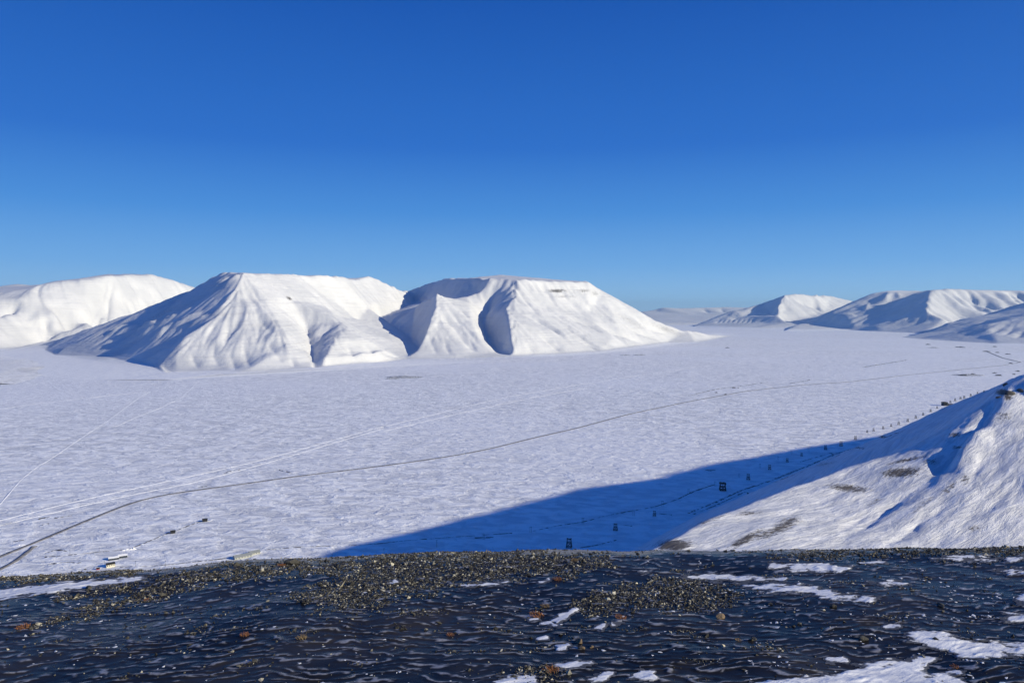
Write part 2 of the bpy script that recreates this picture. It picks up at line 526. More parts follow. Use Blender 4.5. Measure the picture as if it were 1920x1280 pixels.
# gullies with shaded right banks
carve([(934, 535), (920, 562), (909, 585), (909, 605), (918, 632), (936, 655), (956, 668)], 55, 55, 1.4)
carve([(560, 590), (578, 618), (584, 640), (587, 668), (586, 690)], 38, 32, 1.4)
carve([(625, 606), (606, 625), (594, 645), (588, 668)], 35, 16, 1.5)
carve([(404, 640), (400, 662), (412, 688)], 30, 16, 1.3)
carve([(500, 636), (515, 655), (530, 680)], 35, 15, 1.3)
carve([(535, 633), (556, 648), (580, 660)], 26, 14, 1.3)
carve([(820, 580), (850, 605), (870, 635), (895, 664)], 38, 22, 1.3)
carve([(850, 600), (880, 630), (893, 660)], 22, 14, 1.2)
carve([(836, 572), (872, 610), (905, 650)], 30, 12, 1.4)
for g in ([(988, 588), (1020, 606), (1060, 630)], [(1040, 600), (1085, 628), (1128, 655)], [(1075, 612), (1115, 632), (1158, 657)],
          [(1078, 634), (1100, 645), (1128, 660)], [(1118, 608), (1160, 626), (1205, 643)], [(1150, 592), (1185, 616), (1232, 634)],
          [(1178, 590), (1215, 612), (1262, 630)], [(1010, 622), (1040, 648), (1050, 660)], [(1060, 590), (1100, 606), (1130, 622)],
          [(1090, 566), (1120, 585), (1150, 604)]):
    carve(g, 26, 30, 1.2, 0.3)
for g in ([(1008, 528), (1028, 552), (1050, 578)], [(1038, 529), (1062, 556), (1090, 580)], [(1062, 530), (1085, 552), (1110, 575)],
          [(1085, 531), (1112, 556), (1140, 580)], [(955, 527), (985, 560), (1010, 590)]):
    carve(g, 36, 28, 1.4, 0.25)
for g in ([(460, 520), (468, 545), (480, 570)], [(520, 520), (560, 555), (600, 590)], [(560, 520), (610, 560), (655, 592)],
          [(600, 522), (650, 556), (690, 580)], [(690, 548), (705, 565), (730, 578)]):
    carve(g, 45, 9, 1.5, 0.3)
for k in range(13):                                   # fluted cliff band under the plateau edge
    x = 985 + k * 9.5 + (k * 7 % 5); d = 18 + (k * 11 % 17)
    carve([(x, 529), (x + d * 0.7, 529 + d)], 15, 11 + (k * 5 % 9), 1.3, 0.3)
for g in ([(455, 640), (462, 665), (470, 692)], [(430, 655), (438, 680), (442, 699)], [(356, 655), (366, 678), (374, 697)], [(545, 662), (550, 680), (553, 693)],
          [(650, 640), (662, 665), (668, 682)], [(690, 652), (700, 670)], [(832, 632), (838, 652), (846, 668)], [(985, 640), (998, 655), (1004, 665)], [(480, 585), (500, 612), (522, 630)],
          [(800, 620), (812, 645), (820, 668)], [(862, 575), (880, 600)], [(440, 600), (425, 625), (420, 650)]):
    carve(g, 26, 15, 1.2, 0.35)
# ribs and hollows down the dark corner face (they catch the light as slanting streaks)
rib = [((434, 516), (395, 545)), ((452, 514), (418, 538)), ((362, 575), (300, 612)), ((380, 582), (325, 615)), ((395, 588), (350, 612)),
       ((330, 588), (262, 632)), ((318, 596), (240, 640)), ((300, 600), (222, 632)), ((280, 602), (205, 630)), ((255, 604), (195, 628)),
       ((315, 616), (280, 640)), ((345, 598), (290, 632))]
for (a, b) in rib:
    carve([a, ((a[0] + b[0]) / 2, (a[1] + b[1]) / 2), b], 24, -26, 1.3, 0.35)
for k in range(9):
    a = (800 + k * 12, 529); b = (788 + k * 12, 546)
    carve([a, b], 18, -22, 1.3, 0.45)
X, Y = T.X, T.Y
T.Z += np.where(T.Z > 0, 1, 0) * (6 * fbm(X / 420, Y / 420, 4, 1)) * sstep(0, 120, T.Z)
T.ribs(9.0, 95, 34, 12, 5)
T.ribs(4.2, 38, 16, 10, 15, sm=3)
T.Z += 1.2 * fbm(X / 50, Y / 50, 3, 7) * sstep(20, 120, T.Z)
T.softfoot(16)
T.paint(1045, 545, 26, 5, 0.75); T.paint(1095, 545, 22, 5, 0.6); T.paint(1060, 556, 40, 4, 0.55); T.paint(1115, 550, 16, 10, 0.5)
T.paint(1180, 600, 70, 10, 0.45, 0.5); T.paint(1250, 618, 60, 10, 0.5, 0.35); T.paint(1200, 630, 60, 8, 0.35, 0.3); T.paint(1300, 628, 40, 6, 0.4)
T.paint(300, 590, 60, 8, 0.45, -0.45); T.paint(240, 600, 40, 7, 0.4, -0.4); T.paint(542, 559, 9, 4, 0.75, 0.5); T.paint(1000, 548, 20, 8, .3)
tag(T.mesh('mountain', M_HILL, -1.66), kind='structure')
TERR_MAIN = T

# ------------------------------------------------------------------ mountain behind on the far left
T = Terrain(-260, 470, 2.4, 5200, 11500, 260)
T.line([G(-400, 690, -50), G(-100, 680, -50), G(60, 672, -50), G(150, 668, -50), G(200, 660, -50), P(300, 640, 8000)])
T.line([G(-300, 690), G(-100, 668), G(0, 655), G(80, 649), P(130, 634, 6900), P(200, 622, 7200)])
T.line([P(-200, 560, 6500), P(-80, 556, 6800), P(0, 549, 7000), P(68, 536, 7150), P(110, 526, 7300), P(165, 516, 7500), P(200, 512, 7700), P(245, 513, 8150),
        P(288, 514, 8600), P(330, 524, 9100), P(362, 538, 9500), P(420, 560, 10000)])
T.line([P(200, 513, 9200), P(288, 516, 9900), P(100, 530, 8800), P(-100, 550, 8500)])
T.line([(-9000, 11400, 100), (-5000, 11400, 100)])
T.line([P(206, 514, 7720), P(190, 545, 7450), P(170, 580, 7150), P(157, 608, 6900)])
T.line([P(68, 538, 7130), P(40, 560, 6800), P(0, 580, 6500), P(-80, 600, 6200)])
T.line([P(75, 562, 6950), P(110, 590, 6800), P(95, 622, 6650)])
T.line([P(0, 610, 6300), P(60, 604, 6650)])
T.solve(2.0, 2.0)
carve = T.carve
carve([(202, 516), (186, 545), (168, 578), (156, 606)], 75, 130, 1.1)
carve([(215, 520), (205, 550), (185, 590), (165, 606)], 50, 70, 1.1)
carve([(80, 594), (92, 612), (105, 628)], 45, 65, 1.1)
carve([(40, 560), (10, 572), (-30, 590)], 70, 100, 1.1)
carve([(205, 565), (198, 600)], 45, 55, 1.1); carve([(240, 565), (250, 592)], 40, 45, 1.1); carve([(265, 562), (255, 585)], 35, 45)
carve([(20, 610), (60, 606), (95, 615)], 45, 26); carve([(10, 588), (40, 586), (58, 605)], 45, 24); carve([(60, 550), (100, 575), (130, 600)], 40, -10)
carve([(285, 516), (295, 545)], 60, 26); carve([(240, 516), (252, 545)], 60, 24)
T.Z += 8 * fbm(T.X / 500, T.Y / 500, 4, 21) * sstep(0, 120, T.Z)
T.ribs(8, 120, 40, 12, 25)
T.ribs(3.2, 48, 20, 10, 26, sm=3)
T.softfoot(7)
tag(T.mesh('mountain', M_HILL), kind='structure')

# a further white shoulder at the left frame edge
T = Terrain(-300, 130, 4, 9500, 15000, 60)
T.line([P(-280, 600, 9600), P(130, 600, 9600)])
T.line([P(-280, 545, 12000), P(-60, 545, 12000), P(0, 536, 12000), P(32, 530, 12000), P(60, 534, 12300), P(130, 545, 12500)])
T.line([P(-280, 600, 15000), P(130, 600, 15000)])
T.solve(1.2, 1.2)
tag(T.mesh('mountain', M_FAR), kind='structure')

# low snow fan on the left of the plain
T = Terrain(-200, 190, 2.5, 3100, 6200, 120)
T.line([G(-300, 742, -6), G(-60, 738, -6), G(20, 734, -6), G(105, 707, -6), G(85, 696, -6), G(112, 688, -6), G(108, 680, -6), G(60, 670, -6), G(0, 659, -6), G(-200, 648, -6)])
T.line([G(-200, 712, 26), G(-60, 705, 24), G(20, 694, 16), G(70, 686, 10)])
T.line([G(-60, 680, 30), G(20, 675, 16)])
T.solve(1.5, 1.5, -6)
T.Z += 1.5 * fbm(T.X / 90, T.Y / 60, 3, 31)
tag(T.mesh('snow_fan', M_HILL, -3), kind='structure')

# ------------------------------------------------------------------ far mountains at the head of the valley
T = Terrain(1170, 1520, 2.5, 17000, 36000, 140)
T.line([P(1150, 606, 17500), P(1300, 606, 17500), P(1520, 606, 17500)])
T.line([P(1170, 590, 24000), P(1205, 583, 24000), P(1240, 575.5, 24000), P(1262, 576, 24500), P(1300, 580, 25000), P(1318, 575.5, 25000), P(1365, 575, 25500), P(1400, 576, 25500), P(1520, 580, 26000)])
T.line([P(1215, 591, 21500), P(1300, 592, 21500), P(1370, 592, 22000)])
T.line([P(1262, 577, 24300), P(1300, 590, 22500)])
T.line([P(1170, 600, 35000), P(1520, 600, 35000)])
T.solve(1.2, 1.2)
T.carve([(1320, 578), (1330, 586)], 160, 60); T.carve([(1352, 577), (1358, 585)], 160, 60); T.carve([(1240, 577), (1225, 584)], 200, 40)
tag(T.mesh('mountain', M_FAR), kind='structure')

T = Terrain(1270, 1660, 1.8, 11500, 24000, 220)
T.line([G(1290, 619, -60), G(1400, 624, -60), G(1500, 627, -60), G(1600, 627, -60), G(1680, 622, -60)])
T.line([G(1295, 612), G(1330, 615), G(1400, 616), G(1460, 617), G(1530, 616), G(1600, 614)])
T.line([P(1300, 610, 16200), P(1340, 597, 16800), P(1375, 582, 16300), P(1412, 574, 16500), P(1455, 561, 16600), P(1470, 553, 16400), P(1490, 549, 16600), P(1525, 552, 17200), P(1560, 555, 18500), P(1597, 563, 19000), P(1660, 580, 19500)])
T.line([P(1470, 553, 16380), P(1457, 575, 15600), P(1460, 590, 15000), P(1478, 604, 14300)])
T.line([P(1530, 556, 17000), P(1525, 580, 16500), P(1545, 585, 16300), P(1480, 603, 15200)])
T.line([P(1380, 585, 16700), P(1395, 592, 16000), P(1440, 607, 14600)])
T.line([P(1405, 580, 17300), P(1445, 590, 16000), P(1470, 606, 14700)])
T.line([P(1400, 605, 24000), P(1660, 605, 24000)])
T.solve(1.5, 1.5)
for g in ([(1480, 572), (1462, 584)], [(1535, 562), (1528, 580)], [(1500, 555), (1512, 575)], [(1520, 555), (1560, 570)], [(1385, 590), (1376, 597)], [(1460, 588), (1480, 603)]):
    T.carve(g, 150, 60, 1.4, 0.3)
for k in range(8):
    T.carve([(1350 + k * 9, 597), (1343 + k * 9, 606)], 50, 20, 1.3, 0.3)
T.Z += 15 * fbm(T.X / 1200, T.Y / 1200, 4, 41) * sstep(0, 200, T.Z)
T.ribs(16, 210, 70, 10, 45)
tag(T.mesh('mountain', M_FAR), kind='structure')

T = Terrain(1440, 2620, 3.0, 9500, 20000, 210)
T.line([G(1440, 632, -60), G(1560, 634, -60), G(1700, 640, -60), G(1800, 640, -60), G(2080, 640, -60), G(2640, 636, -60)])
T.line([G(1490, 612), G(1540, 616), G(1600, 619), G(1660, 622), G(1730, 625), G(1800, 622), G(2080, 622), G(2640, 622)])
T.line([P(1500, 606, 13600), P(1560, 585, 13800), P(1600, 566, 14100), P(1636, 549, 14300), P(1646, 552, 14200), P(1664, 544, 14400), P(1705, 549, 14300), P(1722, 550, 13900), P(1746, 542, 13000),
        P(1790, 542, 13200), P(1850, 543, 13500), P(1925, 545, 13800), P(2060, 548, 14000), P(2300, 540, 14000), P(2640, 550, 14200)])
T.line([P(1746, 543, 12960), P(1741, 565, 12400), P(1736, 585, 11800), P(1770, 600, 11400), P(1790, 612, 11000)])
T.line([P(1600, 606, 12700), P(1660, 600, 12500), P(1736, 587, 11780)])
T.line([P(1640, 611, 12000), P(1720, 607, 11600)])
T.line([P(1664, 545, 14300), P(1668, 570, 13500)])
T.line([P(1800, 595, 12300), P(1860, 590, 12300), P(1960, 585, 12300), P(2060, 585, 12300), P(2640, 588, 12400)])
T.line([P(1746, 545, 16500), P(2060, 548, 16500), P(2640, 548, 16500)])
T.line([P(1500, 605, 19500), P(2060, 605, 19500), P(2640, 605, 19500)])
T.solve(1.3, 1.3)
for k, x in enumerate((1760, 1779, 1790, 1813, 1829, 1858, 1889, 1903)):
    T.carve([(x, 544), (x + 16 + 5 * (k % 3), 560 + 2 * (k % 2)), (x + 34 + 9 * (k % 4), 578 + 4 * (k % 3))], 70 + 22 * (k % 3), 34 + 17 * ((k * 5) % 4), 1.4, 0.2)
T.carve([(1665, 547), (1660, 568)], 120, -40); T.carve([(1682, 549), (1686, 560)], 90, -40); T.carve([(1628, 570), (1622, 582)], 60, -40); T.carve([(1600, 590), (1580, 594)], 90, -40)
T.Z += 14 * fbm(T.X / 900, T.Y / 900, 4, 51) * sstep(0, 200, T.Z)
T.ribs(13, 180, 60, 10, 55)
T.edges(260)
tag(T.mesh('mountain', M_FAR), kind='structure')

T = Terrain(1640, 2620, 3.0, 6300, 11500, 200)
T.line([G(1640, 645, -50), G(1760, 652, -50), G(1900, 662, -50), G(2150, 668, -50), G(2640, 668, -50)])
T.line([G(1690, 632), G(1720, 635), G(1755, 637), G(1800, 640), G(1870, 644), G(1960, 648), G(2150, 650), G(2640, 650)])
T.line([P(1695, 631, 9100), P(1745, 622, 9300), P(1780, 606, 9500), P(1810, 597, 9700), P(1860, 589, 9900), P(1895, 581, 9900), P(1925, 570, 9900), P(1990, 545, 10000), P(2150, 530, 10100), P(2400, 540, 10200), P(2640, 560, 10200)])
T.line([P(1765, 637, 8000), P(1815, 627, 8000), P(1850, 609, 8100), P(1885, 600, 8200), P(1925, 587, 8300), P(2000, 570, 8500), P(2150, 560, 8600), P(2640, 580, 8600)])
T.line([P(1815, 616, 8800), P(1850, 602, 9000), P(1925, 590, 9000), P(2000, 575, 9000)])
T.line([P(1700, 634, 11400), P(2150, 600, 11400), P(2640, 600, 11400)])
T.solve(1.3, 1.3)
for g in ([(1880, 612), (1850, 628)], [(1905, 608), (1880, 630)], [(1920, 618), (1905, 635)], [(1850, 600), (1830, 610)]):
    T.carve(g, 45, 18, 1.3, 0.3)
T.Z += 9 * fbm(T.X / 420, T.Y / 420, 4, 61) * sstep(0, 100, T.Z)
T.ribs(8, 110, 40, 10, 65)
T.edges(260)
T.paint(1880, 618, 40, 8, .35); T.paint(1780, 633, 30, 4, .3)
tag(T.mesh('mountain', M_FAR), kind='structure')

# ------------------------------------------------------------------ snowy spur on the right
def spur_mat():
    m, nt, b = new_mat('spur_snow'); k = N(nt)
    R = 0.72
    s1 = k.noise(k.pos(0.035, 0.24, 0.05, -R), 1.0, 7, 0.68, 0.6)
    s2 = k.noise(k.pos(0.22, 0.75, 0.3, -R), 1.0, 6, 0.7)
    c = k.mix(k.val(s1, 0.38, 0.62), (0.58, 0.59, 0.62), (0.80, 0.80, 0.81))
    rn = k.noise(k.pos(0.16, 0.8, 0.5, -R), 1.0, 8, 0.8)
    msk = k.val(k.math('ADD', rn, k.math('MULTIPLY', k.attr('rock'), 0.44)), 0.66, 0.82)
    c = k.mix(msk, c, (0.10, 0.09, 0.085))
    k.l(c, b.inputs['Base Color']); b.inputs['Roughness'].default_value = 0.75; b.inputs['Specular IOR Level'].default_value = 0.2
    n1 = k.bump(s1, 1.3, 1.0); n2 = k.bump(s2, 0.6, 1.0, n1)
    k.l(n2, b.inputs['Normal'])
    return m
M_SPUR = spur_mat()
T = Terrain(1080, 3700, 3.3, 190, 2700, 370)
T.line([(20, 195, 150), (40, 500, 20), (60, 760, -25), G(1130, 1045, -14), G(1260, 975, -14), G(1390, 918, -14), G(1540, 858, -14), G(1690, 804, -14), (1250, 2250, -14), (1900, 2650, -14)])
T.line([G(1180, 1035), G(1310, 965), G(1420, 921), G(1560, 868), G(1700, 814), (1240, 2080, 0)])
# shoulder of the spur
T.line([P(1150, 1050, 310), P(1195, 1032, 325), P(1240, 1010, 335), P(1330, 968, 385), P(1420, 934, 440), P(1500, 905, 485), P(1570, 880, 525), P(1640, 858, 550), P(1700, 838, 570), P(1745, 815, 590)])
# its near foot, hidden behind the brow
T.line([P(1200, 1070, 285), P(1250, 1060, 290), P(1420, 1060, 300), P(1600, 1060, 320), P(1900, 1060, 350), P(2100, 1060, 370)])
T.line([(20, 195, 150), (60, 200, 185), (150, 200, 190), (380, 200, 200)])
T.line([P(1560, 960, 430), P(1650, 935, 455), P(1720, 905, 480), P(1765, 875, 505), P(1800, 835, 535), P(1835, 790, 565), P(1868, 748, 600)])
T.line([P(1660, 1000, 390), P(1760, 930, 450), P(1800, 890, 480), P(1840, 840, 525), P(1880, 790, 565), P(1900, 750, 595)])
T.line([P(1890, 1000, 396), P(1890, 900, 470), P(1915, 820, 538), P(1960, 775, 577)])
# crest at the frame edge with its rock outcrop, and the ridge running back down to the plain
T.line([P(1745, 815, 590), P(1800, 775, 700), P(1850, 738, 760), P(1880, 717, 800)])
T.line([P(1868, 748, 600), P(1885, 728, 615), P(1895, 714, 630), P(1925, 700, 640), P(1990, 692, 640)])
T.line([P(1895, 714, 630), P(1880, 717, 800), P(1878, 730, 1000), P(1876, 745, 1200), P(1872, 765, 1500), (1260, 1980, 20)])
# the plateau out of the picture to the right, whose shadow lies on the plain
R_ = lambda s_, z_: (636 + .788 * s_, 524 + .616 * s_, z_)
T.line([R_(-400, 195), R_(-266, 198), R_(-155, 215), R_(-70, 262), R_(0, 318), R_(40, 325), R_(150, 326), R_(291, 336), R_(430, 341), R_(477, 343), R_(539, 349), R_(600, 338), R_(651, 329), R_(690, 332), R_(735, 340),
        R_(800, 341), R_(879, 345), R_(1000, 340), R_(1162, 339), R_(1400, 330), R_(1591, 325), R_(1900, 318)])
T.line([(700, 200, 185), (1200, 420, 230), (2000, 900, 300), (3000, 1900, 300)])
T.solve(1.5, 1.5)
carve = T.carve
# main gully, shaded on its far bank
carve([(1868, 742), (1835, 790), (1800, 838), (1775, 866), (1752, 890)], 6, 5.5, 1.3, 0.12)
carve([(1760, 880), (1740, 900), (1690, 935), (1620, 985), (1560, 1022)], 4, 1.0, 1.3, 0.1)
carve([(1845, 800), (1810, 850), (1790, 885)], 8, -6, 1.5, 0.3)
for g in ([(1700, 925), (1660, 960), (1600, 1000)], [(1790, 935), (1710, 990), (1650, 1025)], [(1640, 950), (1600, 980), (1560, 1005)],
          [(1720, 850), (1690, 870), (1640, 880)], [(1850, 850), (1830, 880), (1818, 915)], [(1720, 980), (1708, 1000)], [(1780, 1000), (1750, 1020)],
          [(1890, 780), (1870, 800), (1862, 830)], [(1830, 960), (1790, 1000)], [(1900, 900), (1860, 950), (1840, 970)]):
    carve(g, 2.4, 0.9, 1.2, 0.25)
X, Y = T.X, T.Y
a = 0.75
lx = X * math.cos(a) + Y * math.sin(a); ly = -X * math.sin(a) + Y * math.cos(a)
m_ = sstep(0, 30, T.Z)
T.Z += m_ * sstep(1500, 900, Y) * (1.3 * fbm(X / 110, Y / 110, 3, 71) + 0.7 * fbm(lx / 60, ly / 12, 4, 72) + 0.15 * fbm(X / 6, Y / 6, 3, 73))
for (x, y, rx, ry, am, ro) in ((1590, 915, 50, 9, .8, .1), (1690, 885, 50, 12, .85, -.1), (1745, 865, 26, 8, .6, 0), (1700, 862, 50, 4, .8, -.2), (1470, 985, 45, 14, .75, -.5),
        (1400, 1010, 50, 10, .75, -.5), (1265, 1022, 40, 14, .95, 0), (1440, 1000, 30, 10, .7, -.4), (1400, 962, 40, 5, .7, -.1), (1330, 975, 60, 6, .55, -.35), (1780, 915, 26, 9, .6, -.6),
        (1810, 900, 12, 14, .6, 0), (1790, 815, 20, 6, .7, 0), (1795, 838, 16, 4, .7, 0), (1830, 990, 25, 9, .55, 0), (1880, 735, 16, 7, 1.0, 0), (1890, 745, 10, 6, 1.0, 0),
        (1880, 780, 30, 20, .5, 0), (1545, 870, 40, 4, .5, -.2), (1640, 940, 30, 8, .5, -.6), (1730, 945, 40, 8, .5, -.6)):
    T.paint(x, y, rx, ry, am, ro)
tag(T.mesh('hillside', M_SPUR, -6), kind='structure')
SPUR = T
# ------------------------------------------------------------------ icy brow in the foreground
def brow_drop(x, y):
    """how far the ground lies below the eye"""
    D = np.maximum(y, 0.0)
    tilt = 0.050 * np.log1p(np.exp(-(x + 0.6) / 0.6)) * 0.6
    right = -0.008 * np.maximum(x - 1.2, 0)
    over = 0.25 * (np.clip(D, 5.05, 6.6) - 5.05) ** 2 + 0.775 * np.maximum(D - 6.6, 0)      # the brow, then the steep hillside
    return 1.425 + 0.05 * D + tilt + right + over

def ground_z(x, y, ripples=True):
    z = H - brow_drop(x, y)
    fade = sstep(9, 6.5, y)
    z = z + fade * (0.020 * fbm(x / 0.9, y / 0.9, 3, 81) * sstep(1.5, 3, y))
    # the terrace step at the left
    z = z - 0.04 * sstep(-1.4, -2.6, x + 0.35 * (y - 4.5)) * fade
    return z

def ripple(x, y, want_crest=False):
    ph = y / 0.070 + 1.2 * fbm(x / 0.34, y / 0.20, 4, 93) + 1.2 * x + 0.5 * np.sin(1.3 * x)
    m1 = 0.18 + 0.82 * sstep(-0.38, 0.32, perlin(x / 0.105, y / 0.048, 96))
    c1 = 0.5 + 0.5 * np.cos(2 * np.pi * ph)
    ph2 = y / 0.041 + 1.0 * fbm(x / 0.22, y / 0.12, 2, 94) - 1.6 * x
    m2 = sstep(-0.2, 0.5, perlin(x / 0.10 + 5, y / 0.05, 97))
    c2 = 0.5 + 0.5 * np.cos(2 * np.pi * ph2)
    amp = np.clip(0.75 + 0.6 * fbm(x / 0.6, y / 0.4, 2, 95), 0.35, 1.4)
    h = amp * (0.74 * c1 ** 1.7 * m1 + 0.26 * c2 ** 1.6 * m2)
    if want_crest: return h, np.maximum(c1 ** 6 * m1, 0.8 * c2 ** 6 * m2)
    return h

RA = 0.0085
uu = np.linspace(-0.85, 0.85, 860)
dd = np.linspace(2.2, 5.55, 3000)
dr = HY + F * brow_drop(np.zeros_like(dd), dd) / dd
Dn = np.interp(np.linspace(dr[0], dr[-1], 370), dr[::-1], dd[::-1])
Dn = np.concatenate([Dn, np.geomspace(5.56, 8.5, 45), np.geomspace(8.7, 330, 25)])
side_u = np.concatenate([np.linspace(0.856, 2.0, 150), [2.6, 3.4, 5]])
uw = np.concatenate([-side_u[::-1], uu, side_u])
XX = uw[None, :] * Dn[:, None]; YY = np.repeat(Dn[:, None], len(uw), 1)
ZZ = ground_z(XX, YY)
RP, CR = ripple(XX, YY, True)
fa = sstep(9, 6.5, YY)
ZZ = ZZ + RA * (RP - 0.4) * fa
me = np_mesh('icy_ground', np.stack([XX, YY, ZZ], -1).reshape(-1, 3), grid_quads(*XX.shape), attrs={'crest': CR.ravel()})

def ice_mat():
    m, nt, b = new_mat('glaze_ice'); k = N(nt)
    cr = k.attr('crest')
    nb = k.noise(k.pos(1.2, 1.2, 1.2), 1.0, 5, 0.6)
    ns = k.noise(k.pos(70, 70, 70), 1.0, 3, 0.6)
    soil = k.mix(k.val(nb, 0.4, 0.65), (0.010, 0.011, 0.014), (0.030, 0.027, 0.025))
    frost = k.math('MULTIPLY', k.val(cr, 0.22, 0.95, 0, 0.85), k.val(ns, 0.25, 0.6, 0.5, 1.0))
    c = k.mix(frost, soil, (0.36, 0.36, 0.385))
    k.l(c, b.inputs['Base Color'])
    b.inputs['Roughness'].default_value = 0.24
    b.inputs['IOR'].default_value = 1.31
    b.inputs['Specular IOR Level'].default_value = 0.14
    k.l(k.bump(ns, 0.001, 0.5), b.inputs['Normal'])
    return m
M_ICE = ice_mat()
tag(link('icy_ground', me, M_ICE), kind='structure')

def gpix(px, py):
    """point of the brow under a photo pixel"""
    u = (px - CX) / F
    D = np.linspace(2.2, 6.6, 1200)
    z = ground_z(u * D, D)
    rows = HY + F * (H - z) / D
    k = np.nonzero(rows <= py)[0]
    k = k[0] if len(k) else int(np.argmin(rows))
    return np.array([u * D[k], D[k], z[k]])

def pix_rows(x, y, z):
    return CX + F * x / y, HY + F * (H - z) / y

# ---- image of every brow point, to place gravel and snow where they lie
cu = np.linspace(-1.0, 1.0, 1250); cD = np.linspace(2.6, 6.1, 900)
CXg = cu[None, :] * cD[:, None]; CYg = np.repeat(cD[:, None], len(cu), 1)
CZg = ground_z(CXg, CYg)
cpx, cpy = pix_rows(CXg, CYg, CZg)

def inpoly(px, py, poly):
    """signed distance-like value in pixels (positive inside)"""
    ins = np.zeros(px.shape, bool); d = np.full(px.shape, 1e9)
    n = len(poly)
    for i in range(n):
        (x1, y1), (x2, y2) = poly[i], poly[(i + 1) % n]
        c = ((y1 > py) != (y2 > py)) & (px < (x2 - x1) * (py - y1) / (y2 - y1 + 1e-9) + x1)
        ins ^= c
        dx, dy = x2 - x1, y2 - y1
        t = np.clip(((px - x1) * dx + (py - y1) * dy) / (dx * dx + dy * dy + 1e-9), 0, 1)
        d = np.minimum(d, np.hypot(px - x1 - t * dx, (py - y1 - t * dy)))
    return np.where(ins, d, -d)

GRAVEL = [
    [(530, 1064), (600, 1055), (700, 1043), (780, 1036), (900, 1034), (1010, 1038), (1140, 1044), (1150, 1056), (1080, 1070), (1000, 1074), (960, 1082), (880, 1092), (820, 1100), (760, 1112), (700, 1136), (640, 1142), (600, 1128), (540, 1118), (590, 1098), (650, 1080), (560, 1072)],
    [(395, 1064), (560, 1056), (540, 1076), (450, 1084), (380, 1092), (300, 1116), (210, 1140), (100, 1172), (60, 1178), (160, 1140), (260, 1108), (340, 1080)],
    [(110, 1118), (180, 1104), (300, 1088), (350, 1076), (330, 1090), (240, 1108), (150, 1116)],
    [(1070, 1136), (1110, 1112), (1180, 1094), (1260, 1080), (1330, 1092), (1385, 1110), (1390, 1128), (1320, 1142), (1230, 1138), (1160, 1142), (1100, 1158)],
    [(1440, 1040), (1600, 1033), (1760, 1028), (1925, 1024), (2350, 1018), (2350, 1034), (1925, 1036), (1780, 1040), (1640, 1042), (1500, 1044)],
    [(0, 1080), (130, 1080), (220, 1072), (260, 1064), (250, 1074), (180, 1083), (60, 1090), (0, 1090)],
    [(960, 1258), (1040, 1246), (1070, 1255), (1060, 1280), (980, 1290)],
]
gm = np.full(cpx.shape, -1e9)
for p in GRAVEL:
    gm = np.maximum(gm, inpoly(cpx, cpy, p))
gm = gm + 15 * fbm(CXg / 0.14, CYg / 0.10, 4, 101)
patch = fbm(CXg / 0.36, CYg / 0.13, 3, 103)
dens = sstep(-8, 7, gm) + 0.5 * sstep(0.45, 0.85, patch) + 0.014
area = (np.gradient(cu)[None, :] * CYg) * np.gradient(cD)[:, None]
vis = (cpy < 1330) & (cpx > -430) & (cpx < 2350) & (cpy > 1010)
w = (dens * area * vis * np.where((cpx > -40) & (cpx < 1960), 1.0, 0.25)).ravel()
NST = 74000
pick = RNG.choice(len(w), NST, p=w / w.sum())
sx = CXg.ravel()[pick] + RNG.normal(0, 0.003, NST); sy = CYg.ravel()[pick] + RNG.normal(0, 0.004, NST)
ss = np.exp(RNG.normal(math.log(0.0037), 0.50, NST)); ss = np.clip(ss, 0.002, 0.014); ss = np.where(RNG.random(NST) < 0.035, ss * 1.7, ss)
base_v = np.array([[1, 0, 0], [-1, 0, 0], [0, 1, 0], [0, -1, 0], [0, 0, 1], [0, 0, -1]], float)
base_t = np.array([[0, 2, 4], [2, 1, 4], [1, 3, 4], [3, 0, 4], [2, 0, 5], [1, 2, 5], [3, 1, 5], [0, 3, 5]])
sz = ground_z(sx, sy) + RA * (ripple(sx, sy) - 0.4)

def stones(name, x, y, z, s, flat, colours, mat, tilt=0.45):
    n = len(x)
    v = base_v[None] * RNG.uniform(0.6, 1.35, (n, 6, 1)) + RNG.normal(0, 0.16, (n, 6, 3))
    v = v * np.stack([s * RNG.uniform(0.8, 1.5, n), s * RNG.uniform(0.7, 1.1, n), s * flat * RNG.uniform(0.6, 1.3, n)], -1)[:, None, :]
    a = RNG.uniform(0, 2 * np.pi, n); c_, s_ = np.cos(a)[:, None], np.sin(a)[:, None]
    tl = RNG.normal(0, tilt, n)[:, None]
    vx, vy, vz = v[..., 0], v[..., 1], v[..., 2]
    vx, vz = vx * np.cos(tl) - vz * np.sin(tl), vx * np.sin(tl) + vz * np.cos(tl)
    vx, vy = vx * c_ - vy * s_, vx * s_ + vy * c_
    V = np.stack([vx + x[:, None], vy + y[:, None], vz + (z + s * flat * 0.35)[:, None]], -1).reshape(-1, 3)
    Tt = (base_t[None] + (np.arange(n) * 6)[:, None, None]).reshape(-1, 3)
    return link(name, np_mesh(name, V, tris=Tt, smooth=False, attrs={'tint': np.repeat(colours, 6, 0)}), mat)

